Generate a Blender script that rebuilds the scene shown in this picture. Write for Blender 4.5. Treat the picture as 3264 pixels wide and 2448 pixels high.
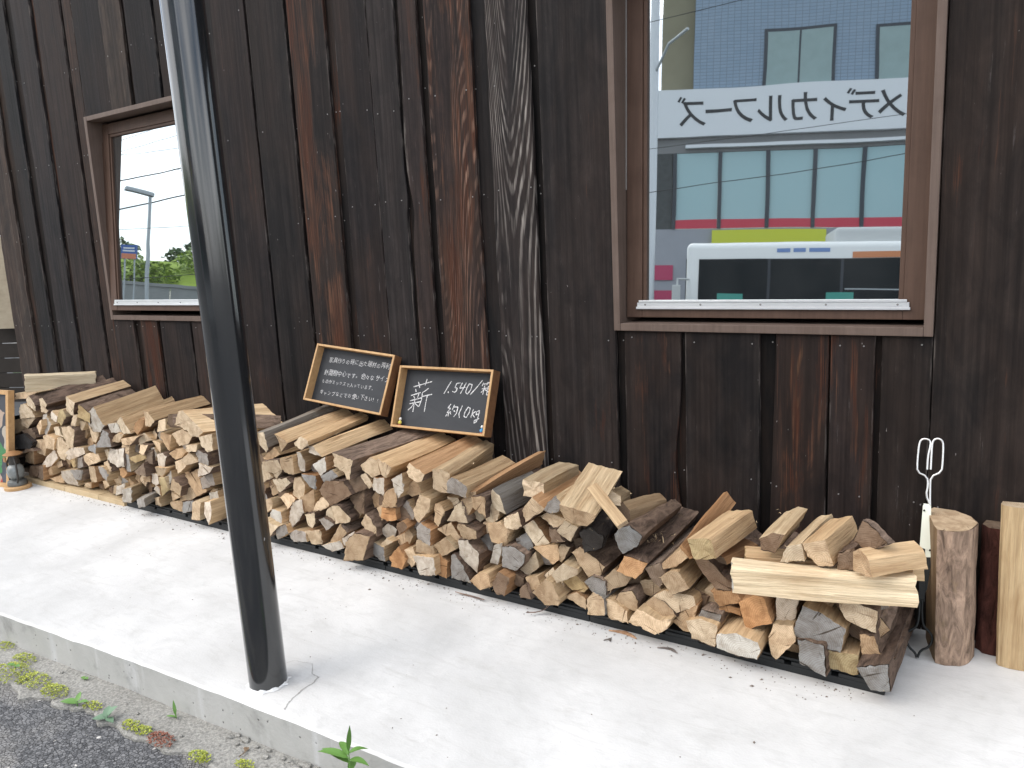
import bpy, bmesh, math, random
from mathutils import Vector, Matrix, Euler, Quaternion, noise as mnoise

for _o in list(bpy.data.objects):
    bpy.data.objects.remove(_o)
scene = bpy.context.scene
COL = scene.collection
R = math.radians
rng = random.Random(7)

# ------------------------------------------------------------------ camera
# world: wall face y = 0, x runs right along the wall, slab top z = 0
cam_data = bpy.data.cameras.new('camera')
cam_data.sensor_width = 36.0
cam_data.lens = 27.57
cam_data.clip_start = 0.05
cam_data.clip_end = 2000
cam = bpy.data.objects.new('camera', cam_data)
COL.objects.link(cam)
_r = Vector((0.83347, 0.55047, -0.04810))
_u = Vector((-0.05552, 0.17005, 0.98387))
_f = Vector((-0.54977, 0.81735, -0.17229))
cam.matrix_world = Matrix(((_r.x, _u.x, -_f.x, 0.0), (_r.y, _u.y, -_f.y, -3.12), (_r.z, _u.z, -_f.z, 1.5), (0, 0, 0, 1)))
scene.camera = cam

# ------------------------------------------------------------------ sky and sun
SUN_DIR = Vector((-0.42, -0.62, 0.78)).normalized()      # towards the sun
SUN_ELEV = math.asin(SUN_DIR.z)
SUN_AZ = math.atan2(SUN_DIR.x, SUN_DIR.y)
world = bpy.data.worlds.new('World')
scene.world = world
world.use_nodes = True
_nt = world.node_tree
_nt.nodes.clear()
_out = _nt.nodes.new('ShaderNodeOutputWorld')
_bg = _nt.nodes.new('ShaderNodeBackground')
_bg.inputs['Strength'].default_value = 0.14
_sky = _nt.nodes.new('ShaderNodeTexSky')
_sky.sky_type = 'NISHITA'
_sky.sun_disc = False
_sky.sun_elevation = SUN_ELEV
_sky.sun_rotation = SUN_AZ
_sky.air_density = 1.0
_sky.dust_density = 2.2
_sky.ozone_density = 1.0
_tc = _nt.nodes.new('ShaderNodeTexCoord')
_mp = _nt.nodes.new('ShaderNodeMapping')
_mp.inputs['Scale'].default_value = (1.0, 1.0, 2.6)
_cn = _nt.nodes.new('ShaderNodeTexNoise')
_cn.inputs['Scale'].default_value = 2.3
_cn.inputs['Detail'].default_value = 7
_cn.inputs['Roughness'].default_value = 0.55
_cr = _nt.nodes.new('ShaderNodeValToRGB')
_cr.color_ramp.elements[0].position = 0.40
_cr.color_ramp.elements[1].position = 0.62
_mix = _nt.nodes.new('ShaderNodeMix')
_mix.data_type = 'RGBA'
_mix.inputs[7].default_value = (12.5, 12.7, 13.0, 1)
_nt.links.new(_tc.outputs['Generated'], _mp.inputs['Vector'])
_nt.links.new(_mp.outputs['Vector'], _cn.inputs['Vector'])
_nt.links.new(_cn.outputs['Fac'], _cr.inputs['Fac'])
_nt.links.new(_cr.outputs['Color'], _mix.inputs[0])
_nt.links.new(_sky.outputs['Color'], _mix.inputs[6])
_nt.links.new(_mix.outputs[2], _bg.inputs['Color'])
_nt.links.new(_bg.outputs['Background'], _out.inputs['Surface'])

sun_data = bpy.data.lights.new('sun', 'SUN')
sun_data.energy = 0.9
sun_data.angle = R(55)
sun_data.color = (1.0, 0.965, 0.91)
sun = bpy.data.objects.new('sun', sun_data)
COL.objects.link(sun)
sun.rotation_euler = SUN_DIR.to_track_quat('Z', 'Y').to_euler()
sun.location = (0, -6, 8)

scene.render.engine = 'CYCLES'
scene.cycles.use_denoising = True
scene.cycles.max_bounces = 8
scene.cycles.diffuse_bounces = 4
scene.cycles.glossy_bounces = 4
scene.cycles.caustics_reflective = False
scene.cycles.caustics_refractive = False
scene.view_settings.view_transform = 'Standard'
scene.view_settings.look = 'None'
scene.view_settings.gamma = 1.0
scene.view_settings.use_curve_mapping = False
scene.view_settings.exposure = 0.72

# ------------------------------------------------------------------ helpers
def link(o, parent=None):
    COL.objects.link(o)
    if parent is not None:
        o.parent = parent
    return o

def tag(o, label=None, cat=None, group=None, kind=None):
    if label: o['label'] = label
    if cat: o['category'] = cat
    if group: o['group'] = group
    if kind: o['kind'] = kind
    return o

def empty(name, loc=(0, 0, 0), rotz=0.0):
    o = bpy.data.objects.new(name, None)
    o.empty_display_size = 0.1
    COL.objects.link(o)
    o.location = loc
    o.rotation_euler = (0, 0, rotz)
    return o

def mesh_obj(name, verts, faces, mats, parent=None, idx=None, smooth=None):
    me = bpy.data.meshes.new(name)
    me.from_pydata([tuple(v) for v in verts], [], faces)
    for m in (mats if isinstance(mats, (list, tuple)) else [mats]):
        me.materials.append(m)
    if idx:
        me.polygons.foreach_set('material_index', idx)
    if smooth is not None:
        me.polygons.foreach_set('use_smooth', [True] * len(me.polygons))
        me.set_sharp_from_angle(angle=R(smooth))
    me.update()
    return link(bpy.data.objects.new(name, me), parent)

class MB:
    """collects simple solids and links them as one mesh"""
    def __init__(self):
        self.v = []; self.f = []
    def add(self, verts, faces):
        b = len(self.v)
        self.v += [tuple(p) for p in verts]
        self.f += [tuple(i + b for i in fc) for fc in faces]
    def box(self, x0, x1, y0, y1, z0, z1, bev=0.0):
        if bev <= 0:
            self.add([(x0, y0, z0), (x1, y0, z0), (x1, y1, z0), (x0, y1, z0), (x0, y0, z1), (x1, y0, z1), (x1, y1, z1), (x0, y1, z1)],
                     [(0, 3, 2, 1), (4, 5, 6, 7), (0, 1, 5, 4), (1, 2, 6, 5), (2, 3, 7, 6), (3, 0, 4, 7)])
            return
        bm = bmesh.new()
        bmesh.ops.create_cube(bm, size=1.0)
        for v in bm.verts:
            v.co = ((x0 + x1) / 2 + v.co.x * (x1 - x0), (y0 + y1) / 2 + v.co.y * (y1 - y0), (z0 + z1) / 2 + v.co.z * (z1 - z0))
        bmesh.ops.bevel(bm, geom=bm.edges[:], offset=bev, segments=2, profile=0.7, affect='EDGES')
        bm.verts.ensure_lookup_table()
        bm.verts.index_update()
        self.add([v.co[:] for v in bm.verts], [[v.index for v in fc.verts] for fc in bm.faces])
        bm.free()
    def ring(self, c, ax, rad, n=10):
        c = Vector(c); ax = Vector(ax).normalized()
        u = ax.orthogonal().normalized(); w = ax.cross(u)
        return [c + u * (rad * math.cos(2 * math.pi * k / n)) + w * (rad * math.sin(2 * math.pi * k / n)) for k in range(n)]
    def tube(self, pts, rad, n=8, cap=True):
        pts = [Vector(p) for p in pts]
        rr = rad if isinstance(rad, (list, tuple)) else [rad] * len(pts)
        t0 = (pts[1] - pts[0]).normalized()
        u = t0.orthogonal().normalized()
        V = []; F = []
        for i, p in enumerate(pts):
            t = (pts[min(i + 1, len(pts) - 1)] - pts[max(i - 1, 0)]).normalized()
            u = (u - t * u.dot(t)).normalized()
            w = t.cross(u)
            V += [p + u * (rr[i] * math.cos(2 * math.pi * k / n)) + w * (rr[i] * math.sin(2 * math.pi * k / n)) for k in range(n)]
        for i in range(len(pts) - 1):
            for k in range(n):
                a = i * n + k; b = i * n + (k + 1) % n
                F.append((a, b, b + n, a + n))
        if cap:
            F.append(tuple(range(n - 1, -1, -1))); F.append(tuple(range((len(pts) - 1) * n, len(pts) * n)))
        self.add(V, F)
    def lathe(self, prof, c=(0, 0, 0), n=20):
        V = []; F = []
        for r, z in prof:
            V += [(c[0] + r * math.cos(2 * math.pi * k / n), c[1] + r * math.sin(2 * math.pi * k / n), c[2] + z) for k in range(n)]
        for i in range(len(prof) - 1):
            for k in range(n):
                a = i * n + k; b = i * n + (k + 1) % n
                F.append((a, b, b + n, a + n))
        F.append(tuple(range(n - 1, -1, -1))); F.append(tuple(range((len(prof) - 1) * n, len(prof) * n)))
        self.add(V, F)
    def build(self, name, mat, parent=None, smooth=None):
        return mesh_obj(name, self.v, self.f, mat, parent, None, smooth)

# ------------------------------------------------------------------ materials
def new_mat(name):
    m = bpy.data.materials.new(name)
    m.use_nodes = True
    nt = m.node_tree
    return m, nt, nt.nodes['Principled BSDF']

class NG:
    """short node-building helper"""
    def __init__(self, nt):
        self.nt = nt
    def n(self, t, **kw):
        nd = self.nt.nodes.new(t)
        for k, v in kw.items():
            setattr(nd, k, v)
        return nd
    def l(self, a, b):
        self.nt.links.new(a, b)
    def coord(self, kind='Object', scale=(1, 1, 1), rand=True):
        tc = self.n('ShaderNodeTexCoord')
        mp = self.n('ShaderNodeMapping')
        mp.inputs['Scale'].default_value = scale
        self.l(tc.outputs[kind], mp.inputs['Vector'])
        if rand:
            oi = self.n('ShaderNodeObjectInfo')
            mu = self.n('ShaderNodeMath', operation='MULTIPLY')
            mu.inputs[1].default_value = 61.0
            self.l(oi.outputs['Random'], mu.inputs[0])
            cb = self.n('ShaderNodeCombineXYZ')
            for i in range(3):
                self.l(mu.outputs[0], cb.inputs[i])
            self.l(cb.outputs[0], mp.inputs['Location'])
        return mp.outputs['Vector']
    def noise(self, vec, scale=1.0, detail=4, rough=0.55, dist=0.0):
        t = self.n('ShaderNodeTexNoise')
        t.inputs['Scale'].default_value = scale
        t.inputs['Detail'].default_value = detail
        t.inputs['Roughness'].default_value = rough
        t.inputs['Distortion'].default_value = dist
        if vec is not None: self.l(vec, t.inputs['Vector'])
        return t.outputs['Fac']
    def ramp(self, fac, stops):
        r = self.n('ShaderNodeValToRGB')
        el = r.color_ramp.elements
        while len(el) < len(stops): el.new(0.5)
        for e, (p, c) in zip(el, stops):
            e.position = p
            e.color = (c, c, c, 1) if not isinstance(c, (tuple, list)) else (*c[:3], 1)
        self.l(fac, r.inputs['Fac'])
        return r.outputs['Color']
    def mix(self, fac, a, b, mode='MIX'):
        m = self.n('ShaderNodeMix', data_type='RGBA', blend_type=mode)
        for i, val in ((0, fac), (6, a), (7, b)):
            sock = m.inputs[i]
            if isinstance(val, (int, float)): sock.default_value = val if i == 0 else (val, val, val, 1)
            elif isinstance(val, (tuple, list)): sock.default_value = (*val[:3], 1)
            else: self.l(val, sock)
        return m.outputs[2]
    def math(self, op, a, b=None, c=None):
        m = self.n('ShaderNodeMath', operation=op)
        for i, v in enumerate((a, b, c)):
            if v is None: continue
            if isinstance(v, (int, float)): m.inputs[i].default_value = v
            else: self.l(v, m.inputs[i])
        return m.outputs[0]
    def attr(self, name):
        a = self.n('ShaderNodeAttribute', attribute_type='OBJECT', attribute_name=name)
        return a
    def bump(self, h, strength, dist, bsdf, normal=None):
        b = self.n('ShaderNodeBump')
        b.inputs['Strength'].default_value = strength
        b.inputs['Distance'].default_value = dist
        self.l(h, b.inputs['Height'])
        if normal is not None: self.l(normal, b.inputs['Normal'])
        if bsdf is not None: self.l(b.outputs['Normal'], bsdf.inputs['Normal'])
        return b.outputs['Normal']

def plain(name, col, rough=0.6, metal=0.0, spec=0.5, var=0.0, vscale=8.0, bump=0.0):
    m, nt, b = new_mat(name)
    g = NG(nt)
    b.inputs['Base Color'].default_value = (*col, 1)
    b.inputs['Roughness'].default_value = rough
    b.inputs['Metallic'].default_value = metal
    b.inputs['Specular IOR Level'].default_value = spec
    if var > 0 or bump > 0:
        v = g.noise(g.coord('Object', (1, 1, 1)), vscale, 5, 0.6)
        if var > 0:
            g.l(g.mix(v, [c * (1 - var) for c in col], [min(1, c * (1 + var)) for c in col]), b.inputs['Base Color'])
        if bump > 0:
            g.bump(v, bump, 0.01, b)
    return m

def mat_split():
    m, nt, b = new_mat('split wood')
    g = NG(nt)
    tone = g.attr('side_tone').outputs['Color']
    fib = g.noise(g.coord('Object', (46, 1.7, 46)), 1.0, 7, 0.66, 0.35)
    fine = g.noise(g.coord('Object', (150, 4.5, 150)), 1.0, 3, 0.6)
    big = g.noise(g.coord('Object', (9, 3.2, 9)), 1.0, 4, 0.6, 0.6)
    c = g.mix(g.ramp(fib, [(0.30, 0.0), (0.66, 1.0)]), g.mix(1.0, tone, (0.66, 0.60, 0.53), 'MULTIPLY'), g.mix(1.0, tone, (1.14, 1.14, 1.12), 'MULTIPLY'))
    c = g.mix(g.math('MULTIPLY', g.ramp(fine, [(0.52, 0.0), (0.72, 1.0)]), 0.45), c, g.mix(1.0, c, (0.55, 0.48, 0.42), 'MULTIPLY'))
    c = g.mix(g.math('MULTIPLY', g.ramp(big, [(0.52, 0.0), (0.70, 1.0)]), 0.5), c, g.mix(1.0, c, (0.62, 0.50, 0.40), 'MULTIPLY'))
    g.l(c, b.inputs['Base Color'])
    b.inputs['Roughness'].default_value = 0.78
    b.inputs['Specular IOR Level'].default_value = 0.25
    h = g.math('ADD', fib, g.math('MULTIPLY', fine, 0.5))
    g.bump(h, 1.0, 0.010, b)
    return m

def mat_end():
    m, nt, b = new_mat('sawn log end')
    g = NG(nt)
    tone = g.attr('end_tone').outputs['Color']
    pith = g.attr('pith').outputs['Vector']
    tc = g.n('ShaderNodeTexCoord')
    sub = g.n('ShaderNodeVectorMath', operation='SUBTRACT')
    g.l(tc.outputs['Object'], sub.inputs[0]); g.l(pith, sub.inputs[1])
    sp = g.n('ShaderNodeSeparateXYZ'); g.l(sub.outputs[0], sp.inputs[0])
    d2 = g.math('ADD', g.math('MULTIPLY', sp.outputs['X'], sp.outputs['X']), g.math('MULTIPLY', sp.outputs['Z'], sp.outputs['Z']))
    r = g.math('SQRT', d2)
    wob = g.noise(g.coord('Object', (1, 1, 1)), 14.0, 3, 0.5)
    rings = g.math('SINE', g.math('ADD', g.math('MULTIPLY', r, 950.0), g.math('MULTIPLY', wob, 16.0)))
    ang = g.math('ARCTAN2', sp.outputs['Z'], sp.outputs['X'])
    cb = g.n('ShaderNodeCombineXYZ'); g.l(g.math('MULTIPLY', ang, 9.0), cb.inputs[0]); g.l(g.math('MULTIPLY', r, 6.0), cb.inputs[1])
    oi = g.n('ShaderNodeObjectInfo'); g.l(g.math('MULTIPLY', oi.outputs['Random'], 40.0), cb.inputs[2])
    ray = g.noise(cb.outputs[0], 1.0, 4, 0.6)
    stain = g.noise(g.coord('Object', (1, 1, 1)), 22.0, 5, 0.65, 0.4)
    saw = g.noise(g.coord('Object', (60, 10, 260)), 1.0, 2, 0.5)
    c = g.mix(g.math('MULTIPLY_ADD', rings, 0.22, 0.22), tone, g.mix(1.0, tone, (0.66, 0.56, 0.46), 'MULTIPLY'))
    c = g.mix(g.math('MULTIPLY', g.ramp(stain, [(0.42, 0.0), (0.64, 1.0)]), 0.75), c, g.mix(1.0, c, (0.58, 0.52, 0.47), 'MULTIPLY'))
    c = g.mix(g.math('MULTIPLY', g.ramp(saw, [(0.45, 0.0), (0.75, 1.0)]), 0.3), c, g.mix(1.0, c, (0.72, 0.66, 0.6), 'MULTIPLY'))
    c = g.mix(g.ramp(ray, [(0.635, 0.0), (0.67, 0.9)]), c, g.mix(1.0, c, (0.22, 0.17, 0.13), 'MULTIPLY'))
    g.l(c, b.inputs['Base Color'])
    b.inputs['Roughness'].default_value = 0.85
    b.inputs['Specular IOR Level'].default_value = 0.2
    g.bump(g.math('ADD', g.math('MULTIPLY', saw, 0.6), stain), 0.6, 0.006, b)
    return m

def mat_bark():
    m, nt, b = new_mat('bark')
    g = NG(nt)
    co = g.coord('Object', (30, 9, 30))
    a = g.noise(co, 1.0, 6, 0.7, 0.8)
    fl = g.noise(g.coord('Object', (16, 8, 16)), 1.0, 5, 0.7)
    tone = g.attr('bark_tone').outputs['Color']
    c = g.mix(g.ramp(a, [(0.32, 0.0), (0.72, 1.0)]), g.mix(1.0, tone, (0.35, 0.33, 0.32), 'MULTIPLY'), g.mix(1.0, tone, (1.7, 1.62, 1.55), 'MULTIPLY'))
    c = g.mix(g.math('MULTIPLY', g.ramp(fl, [(0.60, 0.0), (0.70, 1.0)]), 0.75), c, (0.30, 0.21, 0.13))
    g.l(c, b.inputs['Base Color'])
    b.inputs['Roughness'].default_value = 0.9
    b.inputs['Specular IOR Level'].default_value = 0.15
    g.bump(g.math('ADD', a, g.math('MULTIPLY', g.noise(g.coord('Object', (70, 16, 70)), 1.0, 5, 0.7), 0.8)), 1.0, 0.012, b)
    return m

def mat_char():
    """burnt cedar siding: black skin, brown weathered patches, pale raised grain where the skin has gone"""
    m, nt, b = new_mat('burnt cedar')
    g = NG(nt)
    clamp = lambda s: g.math('MINIMUM', g.math('MAXIMUM', s, 0.0), 1.0)
    tone = g.attr('tone').outputs['Color']
    brown = g.attr('brown').outputs['Fac']
    grain = g.attr('grain').outputs['Fac']
    fine = g.noise(g.coord('Object', (230, 230, 3.2)), 1.0, 4, 0.62)
    mid = g.noise(g.coord('Object', (48, 48, 1.0)), 1.0, 6, 0.66)
    cloud = g.noise(g.coord('Object', (11, 11, 5.0)), 1.0, 6, 0.68, 0.6)
    blot = g.noise(g.coord('Object', (6.5, 6.5, 1.25)), 1.0, 6, 0.66, 0.5)
    blot2 = g.noise(g.coord('Object', (9.0, 9.0, 1.1)), 1.0, 5, 0.65, 0.3)
    c = g.mix(g.ramp(mid, [(0.32, 0.0), (0.68, 1.0)]), g.mix(1.0, tone, (0.50, 0.51, 0.53), 'MULTIPLY'), g.mix(1.0, tone, (1.60, 1.50, 1.46), 'MULTIPLY'))
    c = g.mix(g.ramp(cloud, [(0.38, 0.0), (0.66, 1.0)]), g.mix(1.0, c, (0.62, 0.63, 0.66), 'MULTIPLY'), g.mix(1.0, c, (1.35, 1.28, 1.24), 'MULTIPLY'))
    soft = g.noise(g.coord('Object', (4.0, 4.0, 1.0)), 1.0, 5, 0.6, 0.4)
    c = g.mix(g.math('MULTIPLY', g.ramp(soft, [(0.40, 0.0), (0.66, 1.0)]), g.math('MULTIPLY_ADD', brown, 0.50, 0.12)), c, g.mix(mid, (0.022, 0.0142, 0.0105), (0.060, 0.036, 0.026)))
    # warm worn patches
    thr = g.math('SUBTRACT', 0.80, g.math('MULTIPLY', brown, 0.33))
    pm = clamp(g.math('MULTIPLY', g.math('SUBTRACT', g.math('ADD', blot, g.math('MULTIPLY', g.math('SUBTRACT', g.math('ADD', mid, g.math('MULTIPLY', fine, 0.6)), 0.8), 0.45)), thr), 8.0))
    warm = g.mix(g.ramp(fine, [(0.35, 0.0), (0.68, 1.0)]), (0.026, 0.014, 0.011), (0.135, 0.066, 0.039))
    warm = g.mix(g.ramp(blot2, [(0.42, 0.0), (0.60, 1.0)]), warm, g.mix(1.0, warm, (0.62, 0.46, 0.42), 'MULTIPLY'))
    c = g.mix(g.math('MULTIPLY', pm, 0.9), c, warm)
    # pale weathered grain: contour lines of a stretched noise field
    fld = g.noise(g.coord('Object', (2.6, 2.6, 0.34)), 1.0, 1.2, 0.35, 0.1)
    warp = g.noise(g.coord('Object', (30, 30, 2.0)), 1.0, 3, 0.6)
    band = g.math('SINE', g.math('ADD', g.math('MULTIPLY', fld, 430.0), g.math('MULTIPLY', warp, 3.2)))
    bandm = g.ramp(g.math('ADD', band, g.math('MULTIPLY', g.math('SUBTRACT', fine, 0.5), 1.3)), [(0.10, 0.0), (0.85, 1.0)])
    paler = g.noise(g.coord('Object', (9.0, 9.0, 0.7)), 1.0, 5, 0.66, 0.3)
    wt = clamp(g.math('MULTIPLY', g.math('SUBTRACT', g.math('ADD', paler, g.math('MULTIPLY', g.math('SUBTRACT', mid, 0.5), 0.3)), g.math('SUBTRACT', 0.90, g.math('MULTIPLY', grain, 0.42))), 6.0))
    gtone = g.attr('grain_tone').outputs['Color']
    brk = g.noise(g.coord('Object', (26, 26, 2.6)), 1.0, 4, 0.65)
    gm = g.math('MULTIPLY', g.math('MULTIPLY', bandm, wt), g.ramp(brk, [(0.36, 0.12), (0.60, 1.0)]))
    c = g.mix(g.math('MULTIPLY', gm, 0.85), c, g.mix(g.ramp(fine, [(0.35, 0.0), (0.65, 1.0)]), g.mix(1.0, gtone, (0.35, 0.33, 0.32), 'MULTIPLY'), g.mix(1.0, gtone, (1.15, 1.15, 1.15), 'MULTIPLY')))
    # pale wear along the arrises
    hw = g.attr('half_width').outputs['Fac']
    spx = g.n('ShaderNodeSeparateXYZ'); tcx = g.n('ShaderNodeTexCoord'); g.l(tcx.outputs['Object'], spx.inputs[0])
    edge = clamp(g.math('MULTIPLY', g.math('ADD', g.math('SUBTRACT', g.math('ABSOLUTE', spx.outputs['X']), hw), 0.007), 160.0))
    ew = g.noise(g.coord('Object', (40, 40, 5.0)), 1.0, 5, 0.7)
    c = g.mix(g.math('MULTIPLY', g.math('MULTIPLY', edge, g.ramp(ew, [(0.50, 0.0), (0.64, 1.0)])), 0.6), c, (0.17, 0.15, 0.135))
    # grey scuffs, scratches and dust
    sc = g.noise(g.coord('Object', (75, 75, 4.0)), 1.0, 6, 0.78)
    c = g.mix(g.math('MULTIPLY', g.ramp(sc, [(0.61, 0.0), (0.72, 1.0)]), g.math('MULTIPLY', g.ramp(cloud, [(0.45, 0.0), (0.65, 1.0)]), 0.7)), c, (0.12, 0.108, 0.105))
    fk = g.noise(g.coord('Object', (85, 85, 30)), 1.0, 2, 0.5)
    c = g.mix(g.ramp(fk, [(0.775, 0.0), (0.80, 1.0)]), c, (0.22, 0.205, 0.20))
    g.l(c, b.inputs['Base Color'])
    g.l(g.mix(cloud, 0.55, 0.85), b.inputs['Roughness'])
    b.inputs['Specular IOR Level'].default_value = 0.13
    h = g.math('ADD', g.math('ADD', g.math('MULTIPLY', fine, 0.4), g.math('MULTIPLY', mid, 0.8)), g.math('MULTIPLY', gm, 0.9))
    g.bump(h, 0.7, 0.004, b)
    return m

def mat_stained(name, dark, light, scale=(90, 90, 4)):
    m, nt, b = new_mat(name)
    g = NG(nt)
    f1 = g.noise(g.coord('Object', scale), 1.0, 5, 0.6)
    f2 = g.noise(g.coord('Object', (7, 7, 7)), 1.0, 4, 0.6)
    c = g.mix(f1, dark, light)
    c = g.mix(g.math('MULTIPLY', g.ramp(f2, [(0.45, 0), (0.7, 1)]), 0.4), c, g.mix(1.0, c, (0.6, 0.55, 0.5), 'MULTIPLY'))
    g.l(c, b.inputs['Base Color'])
    b.inputs['Roughness'].default_value = 0.6
    b.inputs['Specular IOR Level'].default_value = 0.3
    g.bump(f1, 0.25, 0.003, b)
    return m

def mat_slab():
    m, nt, b = new_mat('pale concrete slab')
    g = NG(nt)
    co = g.coord('Object', (1, 1, 1), False)
    a = g.noise(co, 1.3, 6, 0.62, 0.4)
    c1 = g.noise(co, 9.0, 6, 0.7, 0.3)
    sp = g.noise(co, 120.0, 2, 0.5)
    c = g.mix(g.ramp(a, [(0.3, 0.0), (0.7, 1.0)]), (0.49, 0.488, 0.476), (0.72, 0.716, 0.70))
    c = g.mix(g.math('MULTIPLY', g.ramp(c1, [(0.50, 0.0), (0.70, 1.0)]), 0.35), c, (0.44, 0.44, 0.425))
    c = g.mix(g.math('MULTIPLY', g.ramp(sp, [(0.68, 0.0), (0.74, 1.0)]), 0.18), c, (0.40, 0.39, 0.36))
    tr = g.noise(g.coord('Object', (3.0, 16.0, 1.0), False), 1.4, 5, 0.7, 1.6)
    c = g.mix(g.math('MULTIPLY', g.ramp(tr, [(0.52, 0.0), (0.66, 1.0)]), 0.28), c, (0.46, 0.45, 0.43))
    sm = g.noise(g.coord('Object', (2.2, 9.0, 2.0), False), 1.6, 5, 0.65, 0.8)
    c = g.mix(g.math('MULTIPLY', g.ramp(sm, [(0.58, 0.0), (0.75, 1.0)]), 0.4), c, (0.43, 0.42, 0.39))
    g.l(c, b.inputs['Base Color'])
    b.inputs['Roughness'].default_value = 0.75
    b.inputs['Specular IOR Level'].default_value = 0.3
    g.bump(g.math('ADD', c1, g.math('MULTIPLY', sp, 0.5)), 0.25, 0.006, b)
    return m

def mat_kerb():
    m, nt, b = new_mat('weathered kerb concrete')
    g = NG(nt)
    co = g.coord('Object', (1, 1, 1), False)
    a = g.noise(co, 5.0, 6, 0.65, 0.3)
    run = g.noise(g.coord('Object', (9, 9, 0.8), False), 1.0, 5, 0.6)
    pit = g.n('ShaderNodeTexVoronoi'); pit.inputs['Scale'].default_value = 26.0
    g.l(co, pit.inputs['Vector'])
    pm = g.ramp(pit.outputs['Distance'], [(0.06, 1.0), (0.13, 0.0)])
    c = g.mix(a, (0.30, 0.30, 0.28), (0.52, 0.52, 0.50))
    c = g.mix(g.math('MULTIPLY', g.ramp(run, [(0.58, 0.0), (0.72, 1.0)]), 0.45), c, (0.60, 0.61, 0.62))
    c = g.mix(g.math('MULTIPLY', g.ramp(a, [(0.30, 1.0), (0.44, 0.0)]), 0.5), c, (0.15, 0.15, 0.14))
    c = g.mix(g.math('MULTIPLY', pm, 0.75), c, (0.09, 0.09, 0.085))
    g.l(c, b.inputs['Base Color'])
    b.inputs['Roughness'].default_value = 0.85
    h = g.math('SUBTRACT', g.math('MULTIPLY', g.noise(co, 60.0, 5, 0.6), 0.5), pm)
    g.bump(h, 0.5, 0.008, b)
    return m

def mat_apron():
    m, nt, b = new_mat('rough gutter concrete')
    g = NG(nt)
    co = g.coord('Object', (1, 1, 1), False)
    a = g.noise(co, 4.0, 6, 0.65, 0.3)
    gr = g.noise(co, 95.0, 4, 0.7)
    c = g.mix(a, (0.20, 0.19, 0.17), (0.46, 0.45, 0.42))
    c = g.mix(g.ramp(gr, [(0.36, 0.0), (0.66, 1.0)]), g.mix(1.0, c, (0.6, 0.6, 0.6), 'MULTIPLY'), g.mix(1.0, c, (1.2, 1.2, 1.18), 'MULTIPLY'))
    g.l(c, b.inputs['Base Color'])
    b.inputs['Roughness'].default_value = 0.9
    g.bump(gr, 0.7, 0.01, b)
    return m

def mat_asphalt():
    m, nt, b = new_mat('coarse asphalt')
    g = NG(nt)
    co = g.coord('Object', (1, 1, 1), False)
    v = g.n('ShaderNodeTexVoronoi'); v.inputs['Scale'].default_value = 78.0
    g.l(co, v.inputs['Vector'])
    v2 = g.n('ShaderNodeTexVoronoi', feature='DISTANCE_TO_EDGE'); v2.inputs['Scale'].default_value = 78.0
    g.l(co, v2.inputs['Vector'])
    paler = g.noise(g.coord('Object', (1.1, 2.4, 1), False), 1.0, 5, 0.55, 0.4)
    st = g.n('ShaderNodeSeparateColor'); g.l(v.outputs['Color'], st.inputs[0])
    c = g.mix(st.outputs[0], (0.075, 0.077, 0.082), (0.21, 0.21, 0.213))
    c = g.mix(g.ramp(st.outputs[1], [(0.985, 0.0), (0.988, 1.0)]), c, (0.55, 0.53, 0.50))
    c = g.mix(g.math('MULTIPLY', g.ramp(paler, [(0.50, 0.0), (0.60, 1.0)]), 0.75), c, g.mix(st.outputs[2], (0.26, 0.25, 0.23), (0.40, 0.38, 0.35)))  # lighter patches mixed into the asphalt colour by stretched noise
    ed = g.ramp(v2.outputs['Distance'], [(0.0, 0.0), (0.10, 1.0)])
    c = g.mix(ed, g.mix(1.0, c, (0.35, 0.35, 0.35), 'MULTIPLY'), c)
    g.l(c, b.inputs['Base Color'])
    b.inputs['Roughness'].default_value = 0.85
    g.bump(ed, 0.8, 0.006, b)
    return m

def mat_glass():
    m, nt, b = new_mat('window glass')
    g = NG(nt)
    nt.nodes.remove(b)
    out = nt.nodes['Material Output']
    gl = g.n('ShaderNodeBsdfGlossy'); gl.inputs['Roughness'].default_value = 0.012
    gl.inputs['Color'].default_value = (0.86, 0.93, 0.95, 1)
    df = g.n('ShaderNodeBsdfDiffuse'); df.inputs['Color'].default_value = (0.012, 0.014, 0.014, 1)
    fr = g.n('ShaderNodeFresnel'); fr.inputs['IOR'].default_value = 12.0
    mx = g.n('ShaderNodeMixShader')
    g.l(fr.outputs[0], mx.inputs[0]); g.l(df.outputs[0], mx.inputs[1]); g.l(gl.outputs[0], mx.inputs[2])
    wv = g.noise(g.coord('Object', (1.3, 1.3, 1.9)), 1.0, 2, 0.4)
    bp = g.bump(wv, 0.03, 0.02, None)
    g.l(bp, gl.inputs['Normal'])
    # film of dust on the outside
    du = g.noise(g.coord('Object', (6, 6, 3.0)), 1.0, 6, 0.7)
    dd = g.n('ShaderNodeBsdfDiffuse'); dd.inputs['Color'].default_value = (0.55, 0.56, 0.56, 1)
    m2 = g.n('ShaderNodeMixShader'); g.l(g.math('MULTIPLY', g.ramp(du, [(0.30, 0.15), (0.75, 1.0)]), 0.03), m2.inputs[0]); g.l(mx.outputs[0], m2.inputs[1]); g.l(dd.outputs[0], m2.inputs[2])
    g.l(m2.outputs[0], out.inputs['Surface'])
    return m

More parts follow.
